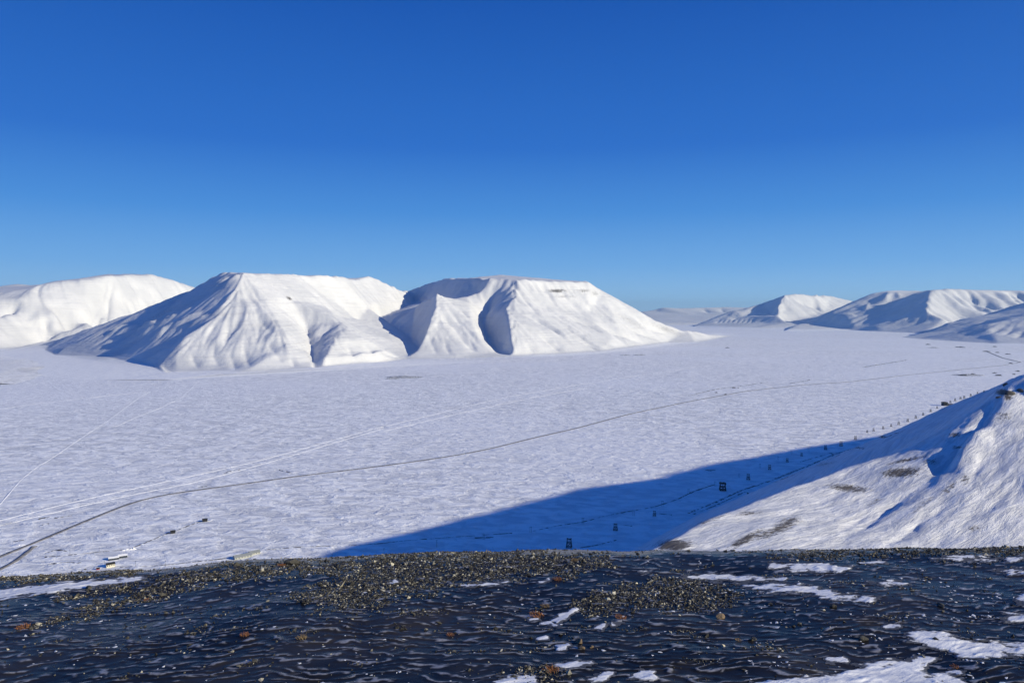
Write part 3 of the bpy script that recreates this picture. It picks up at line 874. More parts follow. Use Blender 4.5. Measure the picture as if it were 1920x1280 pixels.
def tint_mat(name, rough=0.8, spec=0.3):
    m, nt, b = new_mat(name); k = N(nt)
    nz = k.noise(k.pos(60, 60, 60), 1.0, 3)
    c = k.mix(k.val(nz, 0.3, 0.7, 0, 0.35), k.attr('tint', 0), (0.02, 0.02, 0.02))
    k.l(c, b.inputs['Base Color']); b.inputs['Roughness'].default_value = rough; b.inputs['Specular IOR Level'].default_value = spec
    return m
M_STONE = tint_mat('shale_gravel')
g = np.exp(RNG.normal(math.log(0.060), 0.55, NST))
bright = RNG.random(NST) < 0.14  # pale flakes, partly sunlit facets put into the stone colour
g = np.where(bright, RNG.uniform(0.25, 0.6, NST), g)
cols = np.clip(np.stack([g * 1.08, g * 1.0, g * 0.76], -1), 0, 0.7)
tag(stones('gravel', sx, sy, sz, ss, 0.5, cols, M_STONE), 'dark shale gravel scattered over the icy brow', 'gravel', kind='stuff')

# ---- snow patches lying on the ice
def snow_patch_mat():
    m, nt, b = new_mat('drift_snow'); k = N(nt)
    s1 = k.noise(k.pos(5, 22, 8, -0.55), 1.0, 5, 0.6, 0.3)
    s2 = k.noise(k.pos(90, 90, 90), 1.0, 3)
    sn_ = k.mix(k.val(s1, 0.35, 0.65), (0.66, 0.67, 0.70), (0.84, 0.84, 0.84))
    cov = k.math('ADD', k.math('MULTIPLY', k.attr('cover'), 0.9), k.math('MULTIPLY', k.math('SUBTRACT', s1, 0.5), 1.1))
    k.l(k.mix(k.val(cov, 0.05, 0.42), (0.07, 0.075, 0.09), sn_), b.inputs['Base Color'])
    b.inputs['Roughness'].default_value = 0.7; b.inputs['Specular IOR Level'].default_value = 0.25
    n1 = k.bump(s1, 0.008, 0.8); n2 = k.bump(s2, 0.0012, 0.8, n1)
    k.l(n2, b.inputs['Normal'])
    return m
M_DRIFT = snow_patch_mat()

def snow_patch(poly, h=0.03, rag=5.0, soft=7.0, sc=0.065, res=1.0):
    poly = [(float(a), float(b)) for a, b in poly]
    xs = [p[0] for p in poly]; ys = [p[1] for p in poly]
    pn = gpix(min(max((min(xs) + max(xs)) / 2, 0), 1920), min(max(ys), 1318)); pf = gpix((min(xs) + max(xs)) / 2, max(min(ys), 1030))
    n = 60 + int((max(ys) - min(ys)) * 2.2 * res)
    D = np.linspace(pn[1] * 0.90, min(pf[1] * 1.10, 6.2), n)
    px = np.arange(min(xs) - 14, max(xs) + 14, 1.3 / res)
    X = ((px - CX) / F)[None, :] * D[:, None]; Y = np.repeat(D[:, None], len(px), 1)
    Z = ground_z(X, Y)
    qx, qy = pix_rows(X, Y, Z)
    sd = inpoly(qx, qy, poly) - 0.35 * rag + 1.5 * rag * fbm(X / (1.6 * sc), Y / (0.8 * sc), 5, 111, 0.55)
    t = np.clip(sd / soft, -1, 1)
    hh = 0.09 * h * np.where(t > 0, t ** 0.5, t) * (0.75 + 0.5 * fbm(X / 0.16, Y / 0.09, 3, 113))
    Zs = Z + 0.8 * RA * (ripple(X, Y) - 0.4) + 0.002 + hh
    v = np.stack([X, Y, Zs], -1).reshape(-1, 3)
    q = grid_quads(*X.shape, sd > -1.5)
    if len(q) == 0: return None
    vv, qq, us = compact(v, q)
    return tag(link('snow_patch', np_mesh('snow_patch', vv, qq, attrs={'cover': np.clip(sd / (1.3 * soft), 0, 1).ravel()[us]}), M_DRIFT), kind='structure')

PATCHES = [
    ([(1390, 1300), (1400, 1280), (1480, 1268), (1560, 1262), (1600, 1246), (1650, 1240), (1722, 1228), (1764, 1232), (1732, 1245), (1742, 1262), (1795, 1262), (1815, 1276), (1812, 1300)], .04, 6, 8),
    ([(1682, 1192), (1720, 1177), (1765, 1184), (1815, 1196), (1900, 1203), (1960, 1212), (1960, 1226), (1850, 1234), (1796, 1232), (1745, 1214), (1705, 1200)], .04, 6, 8),
    ([(1440, 1055), (1540, 1054), (1598, 1061), (1592, 1070), (1545, 1074), (1440, 1064)], .03, 3, 4),
    ([(1270, 1078), (1340, 1074), (1400, 1078), (1475, 1082), (1470, 1090), (1380, 1090), (1300, 1086)], .03, 3, 4),
    ([(1380, 1096), (1440, 1092), (1525, 1096), (1570, 1110), (1650, 1118), (1632, 1131), (1560, 1124), (1500, 1112), (1430, 1108)], .04, 4, 5),
    ([(1625, 1090), (1670, 1086), (1708, 1093), (1660, 1098)], .03, 3, 4),
    ([(1872, 1152), (1905, 1146), (1960, 1146), (1960, 1166), (1895, 1168)], .05, 4, 6),
    ([(1898, 1120), (1922, 1110), (1960, 1112), (1960, 1134), (1910, 1132)], .05, 3, 6),
    ([(2060, 1120), (2180, 1112), (2260, 1124), (2160, 1136)], .03, 5, 5),
    ([(2100, 1210), (2240, 1196), (2330, 1216), (2200, 1236)], .03, 6, 6),
    ([(1745, 1046), (1800, 1040), (1880, 1044), (1920, 1040), (1920, 1052), (1820, 1052)], .025, 4, 4),
    ([(1610, 1054), (1650, 1050), (1675, 1054), (1640, 1058)], .02, 3, 3),
    ([(1860, 1066), (1930, 1064), (1930, 1078), (1890, 1076)], .025, 4, 4),
    ([(1655, 1172), (1685, 1168), (1690, 1175), (1660, 1176)], .02, 2, 3),
    ([(910, 1300), (925, 1274), (960, 1262), (1000, 1262), (1015, 1280), (1000, 1300)], .03, 6, 6),
    ([(1178, 1270), (1200, 1250), (1228, 1258), (1230, 1272), (1205, 1276)], .03, 4, 4),
    ([(1022, 1246), (1060, 1238), (1110, 1236), (1120, 1244), (1080, 1252), (1045, 1254)], .025, 4, 4),
    ([(1030, 1162), (1050, 1150), (1080, 1138), (1084, 1142), (1066, 1158), (1044, 1170)], .03, 2, 3),
    ([(1012, 1166), (1036, 1164), (1050, 1172), (1020, 1174)], .02, 3, 3),
    ([(1110, 1178), (1128, 1168), (1140, 1168), (1128, 1180)], .03, 2, 3),
    ([(1140, 1166), (1165, 1160), (1170, 1166), (1146, 1172)], .02, 3, 3),
    ([(988, 1160), (1012, 1154), (1014, 1162), (992, 1164)], .03, 2, 3),
    ([(1005, 1196), (1024, 1190), (1030, 1198), (1010, 1200)], .03, 2, 3),
    ([(1040, 1208), (1066, 1200), (1072, 1206), (1060, 1218), (1044, 1216)], .025, 4, 3),
    ([(1100, 1272), (1140, 1256), (1152, 1262), (1130, 1280)], .02, 3, 3),
    ([(-30, 1132), (0, 1124), (60, 1116), (110, 1110), (170, 1103), (250, 1089), (300, 1078), (240, 1081), (140, 1088), (60, 1096), (-30, 1106)], .03, 3, 4),
    ([(1008, 1090), (1030, 1083), (1034, 1088), (1014, 1092)], .03, 2, 3),
    ([(860, 1097), (900, 1091), (955, 1088), (950, 1094), (890, 1099)], .02, 3, 3),
    ([(726, 1092), (740, 1086), (752, 1088), (744, 1093)], .03, 2, 2),
    ([(1196, 1070), (1212, 1068), (1214, 1071), (1200, 1072)], .02, 1.5, 2),
    ([(1540, 1235), (1580, 1228), (1596, 1234), (1560, 1244)], .02, 4, 3),
    ([(1655, 1255), (1690, 1246), (1740, 1240), (1740, 1250), (1680, 1262)], .03, 3, 4),
    ([(1755, 1262), (1790, 1250), (1812, 1256), (1800, 1266)], .02, 4, 3),
]
for (pl, h, rag, soft) in PATCHES:
    snow_patch(pl, h, rag, soft)

# ---- crumbs of snow blown onto the ice
vis2 = (cpy < 1330) & (cpy > 1050) & (cpx > -400) & (cpx < 2340)
cl = sstep(0.25, 0.7, fbm(CXg / 0.4, CYg / 0.15, 3, 121)) * (0.25 + 0.9 * sstep(900, 1700, cpx)) + 0.05
w = (cl * area * vis2 / np.maximum(CYg, 3) ** 0.5).ravel()
NC = 1200
pick = RNG.choice(len(w), NC, p=w / w.sum())
kx, ky = CXg.ravel()[pick], CYg.ravel()[pick]
kz = ground_z(kx, ky) + RA * (ripple(kx, ky) - 0.4)
ks = np.clip(np.exp(RNG.normal(math.log(0.0055), 0.5, NC)), 0.003, 0.012)
tag(stones('snow_crumbs', kx, ky, kz, ks, 0.16, np.repeat([[0.80, 0.81, 0.83]], NC, 0), tint_mat('crumb_snow', 0.7, 0.2), 0.1), 'small crumbs of snow blown across the dark ice', 'snow', kind='stuff')

# ---- rocks that stand out of the gravel
def rock_mesh(seed, r, sub=2, squash=0.6):
    bm = bmesh.new(); bmesh.ops.create_icosphere(bm, subdivisions=sub + 1, radius=1.0)
    rr = np.random.default_rng(seed); planes = rr.normal(0, 1, (9, 3)); planes /= np.linalg.norm(planes, axis=1)[:, None]
    off = rr.uniform(0.55, 0.9, 9)
    for v in bm.verts:
        c = np.array(v.co)
        for n_, o_ in zip(planes, off):
            d = c @ n_ - o_
            if d > 0: c = c - n_ * d
        v.co = Vector(c * np.array([1.25, 0.9, squash]) * r)
    me = bpy.data.meshes.new('rock'); bm.to_mesh(me); bm.free()
    return me
def rock_mat(name, col):
    m, nt, b = new_mat(name); k = N(nt)
    n_ = k.noise(k.pos(30, 30, 30), 1.0, 6, 0.7)
    g_ = k.n('NewGeometry'); sp = k.n('SeparateXYZ'); k.l(g_.outputs['Normal'], sp.inputs[0])
    c = k.mix(k.val(n_, 0.3, 0.7), tuple(x * 0.5 for x in col), col)
    k.l(c, b.inputs['Base Color']); b.inputs['Roughness'].default_value = 0.85
    k.l(k.bump(n_, 0.02, 0.8), b.inputs['Normal'])
    return m
M_ROCKG = rock_mat('dark_rock', (0.075, 0.07, 0.055)); M_ROCKB = rock_mat('brown_rock', (0.24, 0.17, 0.10))
for i, (px, py, wpx, mt, lab, sq) in enumerate((
        (546, 1057, 12, M_ROCKG, 'dark slab-sided rock on the skyline of the brow beside the grey sheds', 0.62),
        (1087, 1205, 7, M_ROCKB, 'brown angular rock sticking out of the ice beside the central snow drifts', 0.8),
        (1090, 1215, 6, M_ROCKB, 'small brown rock just below the larger brown rock on the ice', 0.7),
        (1109, 1213, 4, M_ROCKB, 'tiny pale-brown stone alone on dark ice right of the brown rocks', 0.6),
        (1414, 1198, 5, M_ROCKG, 'dark stone with snow on it on the rippled ice, lower right', 0.6),
        (1618, 1198, 9, M_ROCKG, 'flat dark rock on the ice left of the long snow patch', 0.5),
        (1764, 1135, 7, M_ROCKG, 'dark rock on blue ice near the right edge, above the long snow patch', 0.55),
        (1562, 1137, 6, M_ROCKG, 'dark rock just below the end of the middle snow strip', 0.6),
        (1350, 1157, 10, M_ROCKB, 'rusty lichen-covered rock below the right gravel patch', 0.5),
        (166, 1103, 6, M_ROCKG, 'dark rock on the gravel edge above the left snow strip', 0.7))):
    p = gpix(px, py)
    r = wpx / F * p[1]
    o = link('rock', rock_mesh(200 + i, r, 2, sq), mt)
    o.location = (p[0], p[1], p[2] + r * sq * 0.35)
    o.rotation_euler = (0, 0, i * 1.3)
    tag(o, lab, 'rock', 'loose rocks on the icy brow')

# ---- dry tufts between the stones
def tuft(px, py, wpx, col, lab, seed):
    rr = np.random.default_rng(seed); p = gpix(px, py); R = 0.75 * wpx / F * p[1]
    n = 150; V = []; Tt = []
    for i in range(n):
        a = rr.uniform(0, 6.28); q = R * math.sqrt(rr.random()); bx, by = q * math.cos(a) * 1.2, q * math.sin(a) * 1.2
        L = R * rr.uniform(0.35, 0.9); lean = np.array([rr.normal(-0.5, 0.5), rr.normal(0, 0.5), rr.uniform(0.3, 0.9)]); lean = lean / np.linalg.norm(lean) * L
        wv = np.array([rr.normal(), rr.normal(), 0]); wv = wv / np.linalg.norm(wv) * R * 0.035
        b0 = np.array([bx, by, -0.004]); k = len(V)
        V += [b0 - wv, b0 + wv, b0 + lean * 0.6 + wv * 0.7, b0 + lean * 0.6 - wv * 0.7, b0 + lean + np.array([0, 0, -0.15 * L])]
        Tt += [(k, k + 1, k + 2), (k, k + 2, k + 3), (k + 3, k + 2, k + 4)]
    o = link('grass_tuft', np_mesh('grass_tuft', V, tris=Tt), col)
    o.location = p + np.array([0, 0, 0.005])
    tag(o, lab, 'grass', 'dry tufts on the brow')
M_RUST = plain_mat('rusty_moss', (0.25, 0.11, 0.045), 0.9, 0.1, 0.4, 80)
M_STRAW = plain_mat('dry_grass', (0.24, 0.17, 0.085), 0.9, 0.1, 0.4, 80)
for i, a in enumerate((
        (1008, 1154, 15, M_RUST, 'rust-orange tuft behind the small white drift at centre'),
        (1045, 1086, 10, M_RUST, 'orange tuft at the tip of a snow drift below the brow gravel'),
        (1165, 1158, 12, M_RUST, 'orange-brown tuft at the lower edge of the right gravel patch'),
        (1385, 1200, 7, M_STRAW, 'faint straw tuft on rippled ice near the small dark stone'),
        (45, 1176, 14, M_RUST, 'reddish-brown tuft at the far left on dark blue ice'),
        (275, 1124, 6, M_RUST, 'small reddish tuft at the end of the left gravel ridge'),
        (460, 1190, 10, M_RUST, 'rusty tuft on the ice, left of centre'),
        (566, 1196, 11, M_STRAW, 'straw-coloured tuft on the ice left of the central gully'),
        (845, 1190, 8, M_RUST, 'rusty tuft with frost beside the central gully'),
        (1022, 1136, 10, M_STRAW, 'pale straw tuft above the small white drift at centre'),
        (1035, 1256, 16, M_RUST, 'brown tuft among stones at the bottom edge of the picture'),
        (1790, 1250, 9, M_RUST, 'orange tuft beside the snow at the bottom right'),
        (528, 1060, 9, M_RUST, 'rusty tuft among gravel just left of the rock on the brow'),
        (1078, 1050, 8, M_STRAW, 'straw tuft on the brow gravel under the nearest cable tower'))):
    tuft(*a, 300 + i)
# ------------------------------------------------------------------ things down in the valley
def place(px, py):
    """first ground under a photo pixel beyond the brow: the spur, or the level plain"""
    Dp = H * F / (py - HY)
    u = (px - CX) / F
    if px > SPUR.px[0] + 4:
        for D in np.linspace(260, Dp, 500):
            z = H - (py - HY) / F * D
            if SPUR.height(u * D, D) > z:
                return np.array([u * D, D, z])
    return np.array([u * Dp, Dp, 0.0])

def surf(x, y):
    if y > 195 and x / y * F + CX > SPUR.px[0] + 4:
        return max(0.0, SPUR.height(x, y))
    return 0.0

def strip(name, pix, width, mat, lift=0.12, seg=18.0, jit=0.12, crown=0.0, seed=0):
    rr = np.random.default_rng(seed)
    pts = [place(*p)[:2] for p in pix]
    # resample along a smooth curve
    P_ = np.array(pts); t = np.concatenate([[0], np.cumsum(np.hypot(*np.diff(P_, axis=0).T))])
    n = max(6, int(t[-1] / seg)); tt = np.linspace(0, t[-1], n)
    x = np.interp(tt, t, P_[:, 0]); y = np.interp(tt, t, P_[:, 1])
    for _ in range(3):
        x[1:-1] = (x[:-2] + 2 * x[1:-1] + x[2:]) / 4; y[1:-1] = (y[:-2] + 2 * y[1:-1] + y[2:]) / 4
    dx, dy = np.gradient(x), np.gradient(y); L = np.hypot(dx, dy) + 1e-9
    nx, ny = -dy / L, dx / L
    V = []
    for i in range(n):
        w = width * (1 + jit * rr.normal()) / 2
        for k, zz in ((-1.0, 0.0), (-0.8, crown), (0.8, crown), (1.0, 0.0)):
            X_, Y_ = x[i] + nx[i] * w * k, y[i] + ny[i] * w * k
            V.append((X_, Y_, surf(X_, Y_) + lift + zz - (0.3 if abs(k) == 1 and crown else 0)))
    q = [(4 * i + k, 4 * i + k + 1, 4 * i + k + 5, 4 * i + k + 4) for i in range(n - 1) for k in range(3)]
    return link(name, np_mesh(name, V, q), mat)

def st(name, *a, **k): return tag(strip(name, *a, **k), kind='structure')
ROAD = [(-30, 1056), (0, 1042), (60, 1020), (140, 985), (210, 957), (240, 944), (280, 932), (350, 921), (480, 904), (560, 892), (640, 883), (720, 873), (800, 862), (870, 851), (920, 841), (1000, 821),
        (1080, 803), (1180, 776), (1290, 753), (1400, 733), (1500, 722), (1600, 715), (1700, 703), (1800, 693), (1880, 685), (1914, 679)]
st('road', ROAD, 6.5, M_ROAD, 0.15, 25, 0.12, 0.45, 1)
st('road', [(1914, 679), (1880, 671), (1848, 658)], 12, M_ROAD, 0.3, 40, 0.05, 0.6, 2)
st('road', [(64, 1024), (52, 1034), (38, 1045), (20, 1058), (-20, 1076)], 6.5, M_ROAD, 0.25, 10, 0.1, 0.5, 3)
TRACKS = [([(-10, 955), (0, 945), (25, 915), (40, 898), (70, 874), (92, 862), (150, 822), (200, 790), (240, 760), (262, 744), (281, 734)], 4),
          ([(-10, 768), (60, 758), (150, 747), (230, 739), (281, 734)], 9),
          ([(-10, 978), (60, 960), (150, 938), (230, 920), (300, 905), (380, 888), (480, 865), (600, 832), (700, 804)], 3.5),
          ([(-10, 988), (80, 965), (180, 942), (260, 925), (360, 905), (420, 890), (520, 862), (640, 826), (720, 803)], 3.0),
          ([(700, 804), (800, 780), (870, 762), (960, 742), (1060, 725), (1180, 706), (1290, 690), (1400, 677), (1460, 668), (1520, 655)], 9),
          ([(720, 808), (820, 784), (900, 766), (1000, 745), (1100, 727)], 6),
          ([(215, 800), (260, 780), (300, 765), (340, 745), (375, 712)], 3)]
for i, (p, w_) in enumerate(TRACKS):
    st('snowmobile_track', p, w_ * 0.6, M_TRACK, 0.10, 14, 0.5, 0.2, 10 + i)
SOIL = [([(1000, 995), (1045, 985), (1095, 978), (1130, 968), (1190, 956), (1225, 951), (1245, 944), (1270, 936), (1300, 921), (1340, 908)], 3.0),
        ([(1085, 1027), (1120, 1022), (1155, 1012)], 3.0), ([(1290, 962), (1340, 942), (1390, 919), (1450, 899), (1520, 871), (1560, 853), (1600, 840), (1660, 820), (1690, 810)], 4),
        ([(1300, 964), (1345, 946), (1400, 920), (1460, 901), (1530, 873), (1575, 852)], 3), ([(890, 1008), (925, 1007)], 4),
        ([(500, 1030), (560, 1025), (700, 1020), (760, 1013), (870, 1005), (960, 999)], 2.2), ([(86, 1044), (140, 1039), (200, 1033), (242, 1030)], 2.0),
        ([(215, 1063), (300, 1060), (420, 1047), (450, 1042)], 2.2), ([(72, 973), (95, 968)], 6), ([(102, 971), (120, 968), (135, 966)], 4), ([(78, 984), (92, 981)], 3),
        ([(90, 1035), (105, 1029), (126, 1033)], 4), ([(25, 1015), (45, 1012)], 4), ([(372, 914), (388, 911)], 5), ([(420, 888), (430, 882), (450, 880)], 4), ([(520, 880), (545, 886)], 5),
        ([(245, 1028), (290, 1010), (318, 998)], 2.0), ([(330, 995), (360, 982), (378, 977)], 2.0), ([(90, 1058), (120, 1052), (150, 1055)], 6), ([(1322, 882), (1341, 881)], 7),
        ([(1165, 983), (1185, 986)], 3), ([(1230, 962), (1260, 965)], 3), ([(1500, 866), (1560, 848), (1620, 842)], 3), ([(1620, 688), (1700, 675)], 14), ([(1480, 719), (1520, 712)], 10),
        ([(1290, 742), (1340, 730), (1400, 722), (1440, 716)], 6)]
for i, (p, w_) in enumerate(SOIL):
    st('bare_ground', p, w_, M_SOIL, 0.09, 8, 0.5, 0.15, 40 + i)

# ---- low mounds and rock heaps on the plain
def mound(px, py, wpx, h, rock, seed, deep=0.6, mat=None):
    p = place(px, py); R = wpx / 2 / F * p[1]
    n, m_ = 14, 40
    rr = np.linspace(0, 1, n); th = np.linspace(0, 2 * np.pi, m_, endpoint=False)
    A, B = np.meshgrid(rr, th, indexing='ij')
    X_ = R * A * np.cos(B); Y_ = R * deep * A * np.sin(B)
    Z_ = h * (1 - A ** 2) * (0.8 + 0.7 * fbm(X_ / R * 2.2 + seed, Y_ / R * 2.2, 3, seed)) - 0.3 * A
    V = np.stack([X_ + p[0], Y_ + p[1], Z_ + p[2]], -1).reshape(-1, 3)
    q = [(i * m_ + j, i * m_ + (j + 1) % m_, (i + 1) * m_ + (j + 1) % m_, (i + 1) * m_ + j) for i in range(n - 1) for j in range(m_)]
    me = np_mesh('mound', V, q, attrs={'rock': np.full(len(V), rock)})
    return tag(link('mound', me, mat or M_HEAP), kind='structure')
M_HEAP = soil_mat('stony_heap', (0.06, 0.055, 0.05), 0.50, 0.25)
M_DARK = soil_mat('dark_heap', (0.05, 0.048, 0.05), 0.30, 0.15)
for i, (x, y, w_, h_, m_) in enumerate(((757, 707, 75, 5, M_HEAP), (735, 710, 30, 3, M_HEAP), (1343, 736, 7, 2.2, M_DARK), (1361, 739.5, 9, 2.4, M_DARK), (1376, 727, 9, 2.6, M_DARK), (1384, 727.5, 3, 2, M_DARK),
        (1815, 703, 60, 5, M_HEAP), (1806, 704, 20, 5, M_DARK), (1824, 702, 12, 5, M_DARK), (1872, 704, 14, 5, M_DARK), (1865, 699.5, 9, 4, M_DARK), (1901, 702, 7, 4, M_DARK), (1908, 696, 10, 4, M_DARK),
        (1850, 659, 16, 6, M_DARK), (1870, 661, 9, 6, M_DARK), (1890, 664, 12, 5, M_DARK), (1865, 650, 10, 5, M_DARK), (1800, 651, 20, 6, M_DARK), (1740, 646, 12, 6, M_DARK), (1172, 666, 22, 5, M_HEAP), (1198, 665.5, 26, 5, M_HEAP), (1364, 652, 10, 5, M_DARK),
        (1895, 681, 9, 4, M_DARK), (160, 1067, 7, 1.0, M_DARK), (86, 1044, 7, 0.8, M_DARK), (1750, 652, 20, 6, M_HEAP))):
    mound(x, y, w_, h_, 0.5, 60 + i, 0.7, m_)
for i, (x, y, w_, h_) in enumerate(((240, 1030, 20, 1.6), (250, 1029, 14, 2.2), (231, 1032, 10, 1.2), (437, 1046, 10, 1.4), (40, 1022, 26, 1.2))):
    mound(x, y, w_, h_, 0.0, 160 + i, 0.5, M_TRACK)

# ---- rock outcrop on the crest at the right edge
M_CRAG = rock_mat('crag_rock', (0.10, 0.09, 0.08))
for i, (px, py, wpx, lab) in enumerate(((1893, 738, 16, 'black rock outcrop on the crest of the snowy spur at the right edge'),
                                        (1886, 722, 12, 'snow-dusted rock block on the very tip of the spur crest'),
                                        (1912, 733, 12, 'low dark crag right of the black outcrop on the spur crest'),
                                        (1872, 745, 8, 'small dark rock just left of the black outcrop on the spur'))):
    u = (px - CX) / F
    p = SPUR.hit(px, py); r = wpx / 2 / F * p[1]
    o = link('crag', rock_mesh(500 + i, r, 2, 0.8), M_CRAG)
    o.location = (p[0], p[1], p[2]); o.rotation_euler = (0.2, 0.1 * i, i * 0.9)
    tag(o, lab, 'rock', 'rock outcrop on the spur crest')

# ---- cable-way trestle towers
M_WOOD = plain_mat('weathered_timber', (0.050, 0.042, 0.038), 0.9, 0.2, 0.3, 1.5)
M_STEEL = plain_mat('dark_steel', (0.05, 0.05, 0.055), 0.6, 0.4, 0.2, 2.0)

def bar_bm(bm, a, b, w, w2=None):
    a, b = Vector(a), Vector(b); d = (b - a).normalized()
    up = Vector((0, 0, 1)) if abs(d.z) < 0.9 else Vector((1, 0, 0))
    s_ = d.cross(up).normalized(); t_ = s_.cross(d).normalized()
    w2 = w if w2 is None else w2
    vs = []
    for p, ww in ((a, w), (b, w2)):
        vs += [bm.verts.new(p + s_ * ww / 2 * i + t_ * ww / 2 * j) for i, j in ((-1, -1), (1, -1), (1, 1), (-1, 1))]
    for f in ((0, 1, 5, 4), (1, 2, 6, 5), (2, 3, 7, 6), (3, 0, 4, 7), (3, 2, 1, 0), (4, 5, 6, 7)):
        bm.faces.new([vs[i] for i in f])

def part(name, bars, mat, parent):
    bm = bmesh.new()
    for b_ in bars: bar_bm(bm, *b_)
    bmesh.ops.recalc_face_normals(bm, faces=bm.faces)
    me = bpy.data.meshes.new(name); bm.to_mesh(me); bm.free()
    return link(name, me, mat, parent)

def thing(name, loc, rz=0.0, sc=1.0):
    o = bpy.data.objects.new(name, None); COL.objects.link(o)
    o.location = loc; o.rotation_euler = (0, 0, rz); o.scale = (sc, sc, sc)
    o.empty_display_size = 0.5
    return o

def copy_tree(o, parent=None):
    c = o.copy(); COL.objects.link(c); c.parent = parent
    for ch in o.children: copy_tree(ch, c)
    return c

def tower():
    """unit-height timber trestle: four leaning legs, girts, crossed braces, head beam with two saddles"""
    t = thing('cable_tower', (0, 0, 0))
    b_, d_, tb, td = 0.29, 0.24, 0.19, 0.13
    C0 = [(sx * b_, sy * d_, -0.05) for sx in (-1, 1) for sy in (-1, 1)]; C1 = [(sx * tb, sy * td, 0.93) for sx in (-1, 1) for sy in (-1, 1)]
    for a, c in zip(C0, C1): part('leg', [(a, c, 0.065, 0.055)], M_WOOD, t)
    lv = lambda f: [tuple(a[i] + (c[i] - a[i]) * f for i in range(3)) for a, c in zip(C0, C1)]
    for f in (0.12, 0.60):
        q = lv(f)
        part('girt', [(q[0], q[2], 0.05), (q[1], q[3], 0.05), (q[0], q[1], 0.05), (q[2], q[3], 0.05)], M_WOOD, t)
    lo, mi = lv(0.12), lv(0.60)
    part('brace', [(lo[0], mi[2], 0.035), (lo[2], mi[0], 0.035)], M_WOOD, t)
    part('brace', [(lo[1], mi[3], 0.035), (lo[3], mi[1], 0.035)], M_WOOD, t)
    part('post', [((0, 0, 0.60), (0, 0, 0.93), 0.06)], M_WOOD, t)
    for y_ in (-0.06, 0.06): part('head_beam', [((-0.26, y_, 0.95), (0.26, y_, 0.95), 0.07)], M_WOOD, t)
    for sx in (-1, 1):
        part('saddle', [((sx * 0.21, -0.16, 1.0), (sx * 0.21, 0.16, 1.0), 0.07)], M_STEEL, t)
    return t

def angle_tower():
    """the stouter tower with a wide roofed head"""
    t = thing('cable_tower', (0, 0, 0))
    for sx in (-1, 1):
        for sy in (-1, 1):
            part('leg', [((sx * 0.40, sy * 0.32, -0.05), (sx * 0.30, sy * 0.25, 0.72), 0.09)], M_WOOD, t)
            part('upper_leg', [((sx * 0.30, sy * 0.25, 0.70), (sx * 0.37, sy * 0.30, 0.98), 0.07)], M_WOOD, t)
    for y_ in (-0.32, 0.32): part('girt', [((-0.42, y_, 0.06), (0.42, y_, 0.06), 0.1)], M_WOOD, t)
    for y_ in (-0.27, 0.27): part('girt', [((-0.33, y_, 0.5), (0.33, y_, 0.5), 0.08)], M_WOOD, t)
    part('brace', [((-0.38, -0.30, 0.08), (0.31, -0.26, 0.68), 0.06), ((0.38, -0.30, 0.08), (-0.31, -0.26, 0.68), 0.06)], M_WOOD, t)
    part('post', [((0, -0.25, 0.1), (0, -0.25, 0.95), 0.07)], M_WOOD, t)
    for y_ in (-0.3, 0, 0.3): part('head_beam', [((-0.42, y_, 0.96), (0.42, y_, 0.96), 0.12)], M_WOOD, t)
    for x_ in (-0.2, 0.2): part('saddle', [((x_, -0.35, 1.05), (x_, 0.35, 1.05), 0.08)], M_STEEL, t)
    return t

ORD = ['nearest', 'second', 'third', 'fourth', 'fifth', 'sixth', 'seventh', 'eighth', 'ninth', 'tenth', 'eleventh', 'twelfth', 'thirteenth', 'fourteenth', 'fifteenth', 'sixteenth', 'seventeenth',
       'eighteenth', 'nineteenth', 'twentieth', 'twenty-first', 'twenty-second', 'twenty-third', 'twenty-fourth', 'twenty-fifth', 'twenty-sixth', 'twenty-seventh', 'twenty-eighth', 'twenty-ninth']
TW = [(1067, 1026, 17), (1154, 994, 12.5), (1227, 967, 9.5), (1355, 919, 14), (1403, 899, 10.5), (1443, 880, 9), (1476, 866, 7.5), (1503, 855, 6.5), (1548, 843, 8.5), (1577, 836, 9), (1604, 824, 7),
      (1626, 811, 5), (1638, 808, 5.5), (1656, 804, 5.5), (1671, 799.5, 5), (1685, 796, 6), (1702, 790.5, 6), (1717, 784, 5.5), (1731, 778.5, 5), (1745, 772, 5), (1757, 765.5, 4), (1782, 755, 4.5), (1791, 751.5, 5),
      (1801, 748.5, 5), (1808, 746.5, 5), (1820, 742.5, 4.5), (1833, 738.5, 4), (1845, 735, 3.5)]
tw0 = tower()
for i, (px, py, hp) in enumerate(TW):
    p = place(px, py); h_ = hp / F * p[1]
    o = angle_tower() if i == 3 else (tw0 if i == 0 else copy_tree(tw0))
    o.location = p; o.scale = (h_, h_, h_)
    o.rotation_euler = (0, 0, math.radians(-8 if i == 3 else (-38 + 24 if i < 3 else -20)))
    where = 'in the blue shadow' if i <= 10 else 'on the sunlit plain'
    if i == 0: lab = 'tallest dark trestle tower in the blue shadow, nearest the gravel brow'
    elif i == 3: lab = 'stout trestle tower with wide head, fourth in the cable-way row from the brow'
    else: lab = 'dark cable-way trestle tower %s, %s in the row from the brow' % (where, ORD[i])
    tag(o, lab, 'tower', 'cable-way towers in a row along the slope foot')

